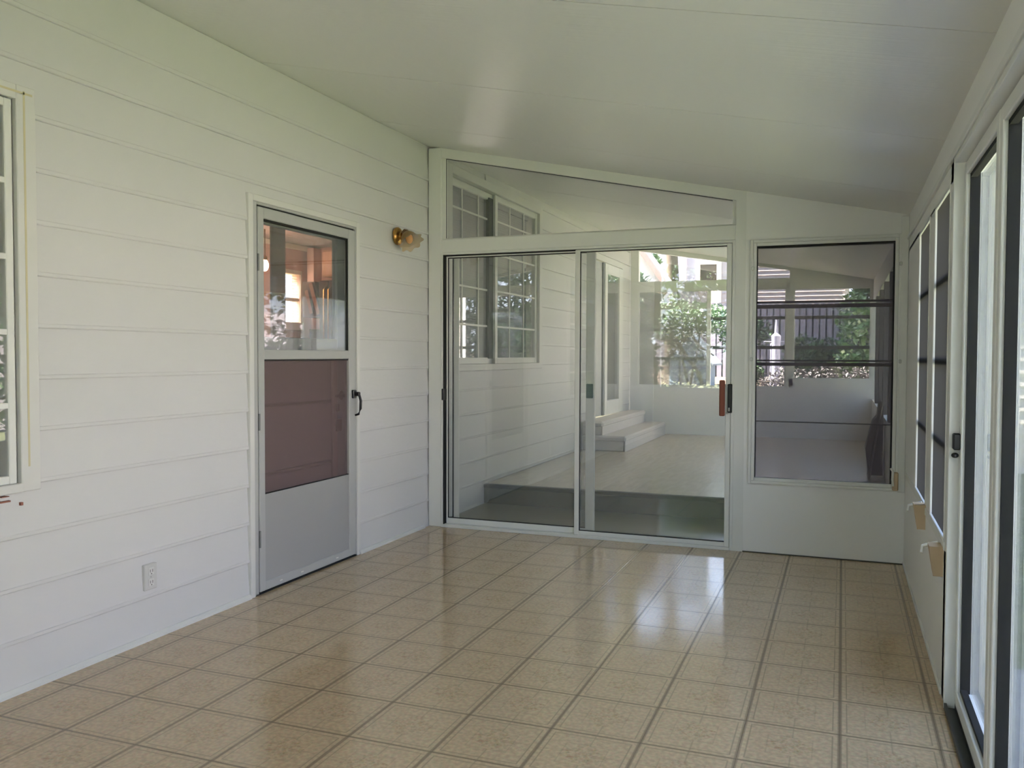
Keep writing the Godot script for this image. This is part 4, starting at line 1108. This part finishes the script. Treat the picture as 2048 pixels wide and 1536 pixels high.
func garden() -> void:
	# ---- ground: lawn beside the porch, rising bed beyond it
	var g := Geo.new()
	g.box(V(-40, -0.6, -13.5), V(45, -0.25, 40))
	solo("lawn", g, M.lawn, "green lawn round the porch outside the garden door", "lawn", "structure", V(0, -0.25, 0))
	g = Geo.new()
	g.hexa([V(-40, -0.6, -13.5), V(45, -0.6, -13.5), V(45, 0.0, -13.5), V(-40, 0.0, -13.5), V(-40, -0.6, -24), V(45, -0.6, -24), V(45, 0.95, -24), V(-40, 0.95, -24)])
	g.hexa([V(-40, -0.6, -24), V(45, -0.6, -24), V(45, 0.95, -24), V(-40, 0.95, -24), V(-40, -0.6, -70), V(45, -0.6, -70), V(45, 1.6, -70), V(-40, 1.6, -70)])
	solo("ground", g, M.soil, "bare brown garden soil rising towards the fence", "ground", "structure", V(0, 0, -18))
	mat("concrete", Color.WHITE, 0.9, 0.0, 0.2)
	M.concrete.albedo_texture = noise_tex(15, 0.05, 256, false, 0, c8(172, 172, 172), c8(200, 200, 198))
	M.concrete.uv1_triplanar = true; M.concrete.uv1_world_triplanar = true
	solo("bounce_slab", boxes([[V(XR + 0.16, -0.40, -4.6), V(2.3, -0.18, 5.6)], [V(-4.0, -0.40, ZB + 0.16), V(XR + 0.16, -0.18, 5.6)]]), M.concrete, "added unseen concrete slab bouncing light up into the porch", "bounce_slab", "structure", V(2.4, -0.18, 0))  # added out of view to bounce daylight onto walls and ceiling
	var gy := func(z: float) -> float: return 0.95 * clampf((-13.5 - z) / 10.5, 0.0, 1.0)
	# ---- white gable of the house wing, left behind the far wall
	var w := thing("house_wing", "white gabled house wing with a reddish roof edge beyond the far transom", "building", V(-4.5, 0, -16.3))
	g = Geo.new()
	g.prism([Vector2(-8.6, 0.0), Vector2(-4.6, 0.0), Vector2(-4.6, 2.3), Vector2(-3.16, 2.5), Vector2(-3.16, 2.66), Vector2(-5.9, 6.4), Vector2(-8.6, 2.66)], 2, -17.6, -16.0)
	part(w, "wall", g, M.gable_white)
	g = Geo.new()
	g.bar(V(-5.9, 6.45, -16.0), V(-3.0, 2.50, -16.0), 0.3, 0.07, V(0.806, 0.592, 0))
	part(w, "rake_board", g, M.rake_red, "reddish roof edge")
	# ---- fence planks
	var f := thing("garden_fence", "weathered grey plank fence behind the bushes", "fence", V(-1, gy.call(-22.0), -22))
	var rng := RandomNumberGenerator.new()
	rng.seed = 21
	for i in 46:
		var x := -3.4 + i * 0.152
		var h := 2.60 + rng.randf_range(-0.03, 0.03)
		g = Geo.new()
		g.prism([Vector2(x, 0.7), Vector2(x + 0.116, 0.7), Vector2(x + 0.116, h - 0.03), Vector2(x + 0.088, h), Vector2(x + 0.03, h), Vector2(x, h - 0.03)], 2, -22.0 + rng.randf_range(-0.012, 0.012), -21.96)
		part(f, "plank", g, M.fence)
	part(f, "back_boards", B(V(-3.4, 0.7, -22.12), V(3.6, 2.5, -22.09)), M.fence_dark)
	part(f, "rail", boxes([[V(-3.4, 1.2, -22.08), V(3.6, 1.29, -22.03)], [V(-3.4, 2.2, -22.08), V(3.6, 2.29, -22.03)]]), M.fence)
	# ---- neighbour's house: lapped siding, corner boards, a window
	var n := thing("neighbour_house", "pinkish lap sided neighbouring house behind the fence", "building", V(-2, 1, -27))
	part(n, "core", B(V(-3.6, 0.9, -34), V(0.13, 4.9, -27.05)), M.neighbour_siding)
	part(n, "wing_wall", B(V(-5.6, 0.9, -33), V(-3.55, 4.7, -27.4)), M.neighbour_grey)
	for i in 23:
		var y := 1.9 + i * 0.13
		g = Geo.new()
		g.prism([Vector2(y, -27.0), Vector2(y, -26.965), Vector2(y + 0.13, -26.99), Vector2(y + 0.13, -27.06)], 0, -3.5, 0.05)
		part(n, "siding_board", g, M.neighbour_siding)
	part(n, "corner_board", B(V(-3.62, 1.0, -27.05), V(-3.5, 4.9, -26.94)), M.gable_white)
	part(n, "corner_board", B(V(0.03, 1.0, -27.05), V(0.15, 4.9, -26.94)), M.gable_white)
	part(n, "corner_board", B(V(-4.78, 3.6, -27.42), V(-4.64, 4.7, -27.36)), M.gable_white)
	part(n, "window_frame", ring_z(-27.42, -27.34, -4.28, -3.62, 3.3, 4.22, 0.07, 0.0), M.gable_white)
	part(n, "window_pane", B(V(-4.22, 3.36, -27.41), V(-3.68, 4.16, -27.39)), M.fridge)
	# ---- little blue playhouse
	var p := thing("blue_playhouse", "small pale blue playhouse with a pitched roof among the shrubs", "shed", V(-3.1, 0.5, -19.5))
	for i in 14:
		var y := 0.45 + i * 0.09
		var hw: float = 0.40 if y < 1.25 else 0.40 * (1.78 - y) / 0.53
		if hw < 0.04: continue
		g = Geo.new()
		g.prism([Vector2(y, -19.03), Vector2(y, -19.0), Vector2(y + 0.09, -19.02), Vector2(y + 0.09, -19.05)], 0, -3.17 - hw, -3.17 + hw)
		part(p, "siding_board", g, M.shed_blue)
	g = Geo.new()
	g.prism([Vector2(-3.57, 0.4), Vector2(-2.77, 0.4), Vector2(-2.77, 1.25), Vector2(-3.17, 1.76), Vector2(-3.57, 1.25)], 2, -20.4, -19.04)
	part(p, "body", g, M.shed_blue)
	for s in [-1, 1]:
		g = Geo.new()
		g.hexa([V(-3.17, 1.80, -18.94), V(-3.17 + s * 0.55, 1.12, -18.94), V(-3.17 + s * 0.55, 1.08, -18.94), V(-3.17, 1.75, -18.94), V(-3.17, 1.80, -20.45), V(-3.17 + s * 0.55, 1.12, -20.45), V(-3.17 + s * 0.55, 1.08, -20.45), V(-3.17, 1.75, -20.45)])
		part(p, "roof", g, M.bark if s < 0 else M.shed_trim)
	part(p, "door", B(V(-3.36, 0.45, -19.0), V(-3.02, 0.98, -18.97), 0.005), M.shed_trim)
	# ---- slanting bare branches in front of it
	var b := thing("bare_shrub", "bare shrub with slanting brown branches before the blue playhouse", "shrub", V(-2.4, 0.3, -17))
	g = Geo.new()
	g.tube([V(-2.40, 0.25, -17), V(-2.62, 0.95, -17), V(-2.99, 1.46, -17.05), V(-3.2, 1.75, -17.1)], [0.05, 0.042, 0.034, 0.015], 7)
	part(b, "branch", g, M.bark)
	g = Geo.new()
	g.tube([V(-3.2, 1.25, -17), V(-2.95, 1.55, -17), V(-2.70, 1.85, -17.0)], [0.022, 0.03, 0.02], 7)
	part(b, "branch", g, M.bark)
	g = Geo.new()
	g.tube([V(-2.99, 0.7, -17), V(-2.995, 1.46, -17.05)], [0.015, 0.02], 6)
	part(b, "branch", g, M.bark)
	g = Geo.new()
	g.tube([V(-2.78, 1.72, -17), V(-2.58, 1.45, -16.95), V(-2.32, 1.30, -16.9)], [0.028, 0.022, 0.014], 7)
	part(b, "branch", g, M.bark)
	# ---- white stone fountain post
	var o := thing("stone_fountain", "white stone garden fountain column in front of the fence", "fountain", V(-1.11, 0.2, -16))
	g = Geo.new()
	g.lathe(V(-1.11, 0.2, -16), V(0, 1, 0), [[0, 0.0], [0, 0.16], [0.1, 0.15], [0.16, 0.085], [0.7, 0.075], [1.25, 0.07], [1.45, 0.085], [1.5, 0.03], [1.6, 0.022], [1.78, 0.008], [1.78, 0.0]], 18)
	part(o, "column", g, M.stone_white)
	g = Geo.new()
	g.tube([V(-1.32, 1.55, -16), V(-0.9, 1.55, -16)], [0.01, 0.01], 6)
	part(o, "cross_bar", g, M.stone_white)
	part(o, "side_post", B(V(-1.21, 0.2, -16.05), V(-1.15, 1.52, -15.98), 0.01), M.stone_white)
	# ---- plants
	bush("evergreen_shrub", "dark upright evergreen shrub hiding the foot of the white house wing", V(-3.6, 0.1, -15.2), [[V(-3.55, 1.0, -15.2), V(0.5, 0.9, 0.4)], [V(-3.5, 2.1, -15.2), V(0.46, 0.6, 0.35)]], 6000, 0.13, c8(42, 60, 44), c8(120, 158, 130), 71)
	var dk := c8(46, 74, 42)
	var lt := c8(126, 168, 108)
	bush("round_bush", "dense dark green round bush before the plank fence", V(-0.5, 0.45, -18.6), [[V(-0.75, 1.25, -18.6), V(0.42, 0.48, 0.5)], [V(-0.3, 1.2, -18.7), V(0.42, 0.45, 0.5)], [V(-0.5, 0.9, -18.5), V(0.7, 0.4, 0.5)]], 2600, 0.11, dk, c8(108, 146, 98), 1)
	bush("bright_bush", "bright leafy bush at the right end of the plank fence", V(0.3, 0.4, -18), [[V(0.25, 2.0, -18), V(0.4, 0.55, 0.5)], [V(0.45, 1.5, -18), V(0.55, 0.6, 0.5)], [V(0.2, 1.1, -17.9), V(0.4, 0.4, 0.4)]], 1500, 0.13, c8(96, 140, 78), c8(226, 240, 204), 2)
	bush("low_shrubs", "low dull purple shrubs along the foot of the far wall", V(-0.3, 0.1, -15.5), [[V(-0.9, 0.75, -15.6), V(0.5, 0.35, 0.4)], [V(-0.2, 0.8, -15.5), V(0.6, 0.35, 0.4)], [V(0.5, 0.8, -15.4), V(0.5, 0.35, 0.4)]], 2200, 0.08, c8(66, 62, 64), c8(128, 122, 124), 3)
	bush("leafy_shrub", "light green leafy shrub left of the fence, beside the blue playhouse", V(-2.0, 0.5, -18), [[V(-2.05, 1.75, -18.2), V(0.38, 0.42, 0.4)], [V(-1.75, 1.75, -18.4), V(0.4, 0.35, 0.4)], [V(-1.75, 0.95, -17.6), V(0.32, 0.3, 0.3)]], 1700, 0.11, dk, c8(140, 178, 132), 4)
	bush("tall_shrub", "tall speckled shrub rising behind the playhouse and its branches", V(-3.0, 0.6, -18.2), [[V(-2.75, 2.05, -18.2), V(0.7, 0.34, 0.4)], [V(-3.4, 2.0, -18.3), V(0.5, 0.5, 0.4)]], 2600, 0.11, c8(52, 84, 50), c8(208, 232, 200), 5)
	tree("large dark tree overhanging the neighbouring house beyond the far transom", V(-6.0, 0.9, -24.5), 3.6, [[V(-5.9, 3.7, -24.3), V(1.1, 0.9, 1.2)], [V(-5.2, 3.1, -23.8), V(0.6, 0.6, 0.9)], [V(-7.0, 3.4, -24.5), V(1.2, 1.1, 1.1)]], 5200, 0.19, dk, lt, 6)
	tree("pale distant tree showing past the white gable above the far header", V(-8.6, 1.0, -38), 3.6, [[V(-8.6, 4.0, -38), V(1.7, 1.5, 1.5)], [V(-7.2, 3.6, -38.5), V(1.3, 1.3, 1.3)]], 3000, 0.24, c8(78, 112, 86), c8(196, 222, 200), 16)
	tree("spreading tree standing to the right of the neighbouring house", V(2.4, 0.9, -26), 5.5, [[V(1.6, 3.6, -26), V(1.5, 1.4, 1.3)], [V(2.8, 5.2, -26), V(1.8, 1.5, 1.5)], [V(0.9, 2.7, -25), V(0.8, 0.8, 0.8)]], 4200, 0.2, c8(58, 88, 52), c8(150, 186, 130), 7)
	tree("round garden tree on the lawn beyond the garden door", V(11, -0.25, -14), 4.5, [[V(11, 4.5, -14), V(2.5, 2.0, 2.5)], [V(9.6, 3.6, -13), V(1.5, 1.3, 1.5)], [V(12.4, 3.8, -15), V(1.8, 1.5, 1.8)]], 5200, 0.24, dk, lt, 8)
	tree("leafy garden tree at the back of the lawn behind the porch", V(-1.0, -0.25, 11), 4.5, [[V(-1, 4.0, 11), V(2.5, 1.8, 2.0)], [V(-3, 3.2, 11.4), V(1.6, 1.4, 1.4)], [V(1.4, 3.4, 11.2), V(1.8, 1.5, 1.4)]], 5200, 0.24, dk, lt, 9)
	tree("added tree whose unseen crown keeps sky light off the garden bed", V(3.4, 0.4, -17.5), 6.0, [[V(1.6, 6.6, -17.5), V(2.6, 1.2, 2.6)], [V(-0.6, 7.0, -19.5), V(2.6, 1.2, 2.4)], [V(3.4, 6.4, -20.5), V(2.4, 1.3, 2.4)], [V(3.2, 5.6, -14.8), V(2.0, 1.1, 1.6)]], 9000, 0.3, dk, lt, 13)  # crown added above the view to shade the far yard
	tree("added tree behind the blue playhouse, its unseen crown dimming the far yard", V(-4.2, 0.8, -22.6), 6.5, [[V(-3.6, 7.0, -21.5), V(2.6, 1.3, 2.6)], [V(-1.6, 7.4, -23.5), V(2.4, 1.2, 2.2)], [V(-3.0, 6.6, -18.4), V(2.2, 1.1, 2.0)]], 8000, 0.3, dk, lt, 14)  # second crown added overhead to block sky over the yard
	for k in 2:
		var q2 := V(1.9 + 1.7 * k, 0.6, -20.6 - 1.0 * k)
		bush("border_shrub", ["dense shrub right of the plank fence beside the bright bush", "dense shrub farther right past the plank fence"][k], q2, [[q2 + V(0, 1.0, 0), V(1.0, 1.0, 1.0)], [q2 + V(0.1, 2.3, 0.2), V(1.0, 1.2, 1.0)], [q2 + V(0, 3.4, -0.2), V(0.9, 1.0, 0.9)]], 3000, 0.17, dk, lt, 40 + k)
	for k in 3:
		var q3 := V(-3.4 + 2.6 * k, -0.25, 7.0 + 0.5 * (k % 2))
		bush("garden_shrub", ["green shrub behind the back wall on the house side", "green shrub behind the middle of the back wall", "green shrub behind the back wall near the edge of the added slab"][k], q3, [[q3 + V(0, 0.9, 0), V(1.5, 0.9, 0.8)], [q3 + V(0.2, 1.9, 0.1), V(1.3, 0.6, 0.7)]], 4200, 0.12, c8(36, 54, 32), c8(96, 124, 84), 50 + k)
	# ---- white sided outbuilding seen at a slant through the glass of the garden door
	var gb := thing("garden_outbuilding", "white lap sided outbuilding seen at a slant through the garden door", "building", V(2.2, -0.25, -14.5))
	part(gb, "core", B(V(1.2, -0.3, -16.0), V(3.15, 3.4, -13.05)), M.gable_white)
	for i in 22:
		var y := -0.25 + i * 0.165
		g = Geo.new()
		g.prism([Vector2(y, -13.04), Vector2(y, -12.998), Vector2(y + 0.165, -13.02), Vector2(y + 0.165, -13.05)], 0, 1.19, 3.16)
		part(gb, "siding_board", g, M.gable_white)
	g = Geo.new()
	g.prism([Vector2(0.95, 3.38), Vector2(3.4, 3.38), Vector2(2.18, 4.3)], 2, -16.2, -12.8)
	part(gb, "roof", g, M.roofing)
	for k in 4:
		var q := V(4.6 + 0.5 * (k % 2), -0.1, -9.5 - 3.4 * k)
		bush("screening_shrub", ["tall leafy shrub on the garden side nearest the porch corner", "second tall shrub in the row beside the raised porch room", "third tall shrub in the row beside the raised porch room", "farthest tall shrub in the row beside the raised porch room"][k], q, [[q + V(0, 1.2, 0), V(1.3, 1.1, 1.7)], [q + V(0.1, 2.6, 0.2), V(1.2, 1.3, 1.6)], [q + V(0, 3.6, -0.2), V(0.8, 0.9, 1.2)]], 3600, 0.2, dk, lt, 30 + k)
	# board fence added out of view to cut sky light on the house wall
	var sf := thing("sky_block_fence", "added unseen board fence cutting the sky light across the lawn", "fence", V(9.5, -0.25, -4))
	for i in 15:
		var z := -24.0 + i * 2.5
		part(sf, "fence_panel", B(V(9.5, -0.2, z + 0.06), V(9.53, 2.5, z + 2.44)), M.fence)
		part(sf, "post", B(V(9.46, -0.25, z - 0.06), V(9.58, 2.6, z + 0.06), 0.01), M.fence)
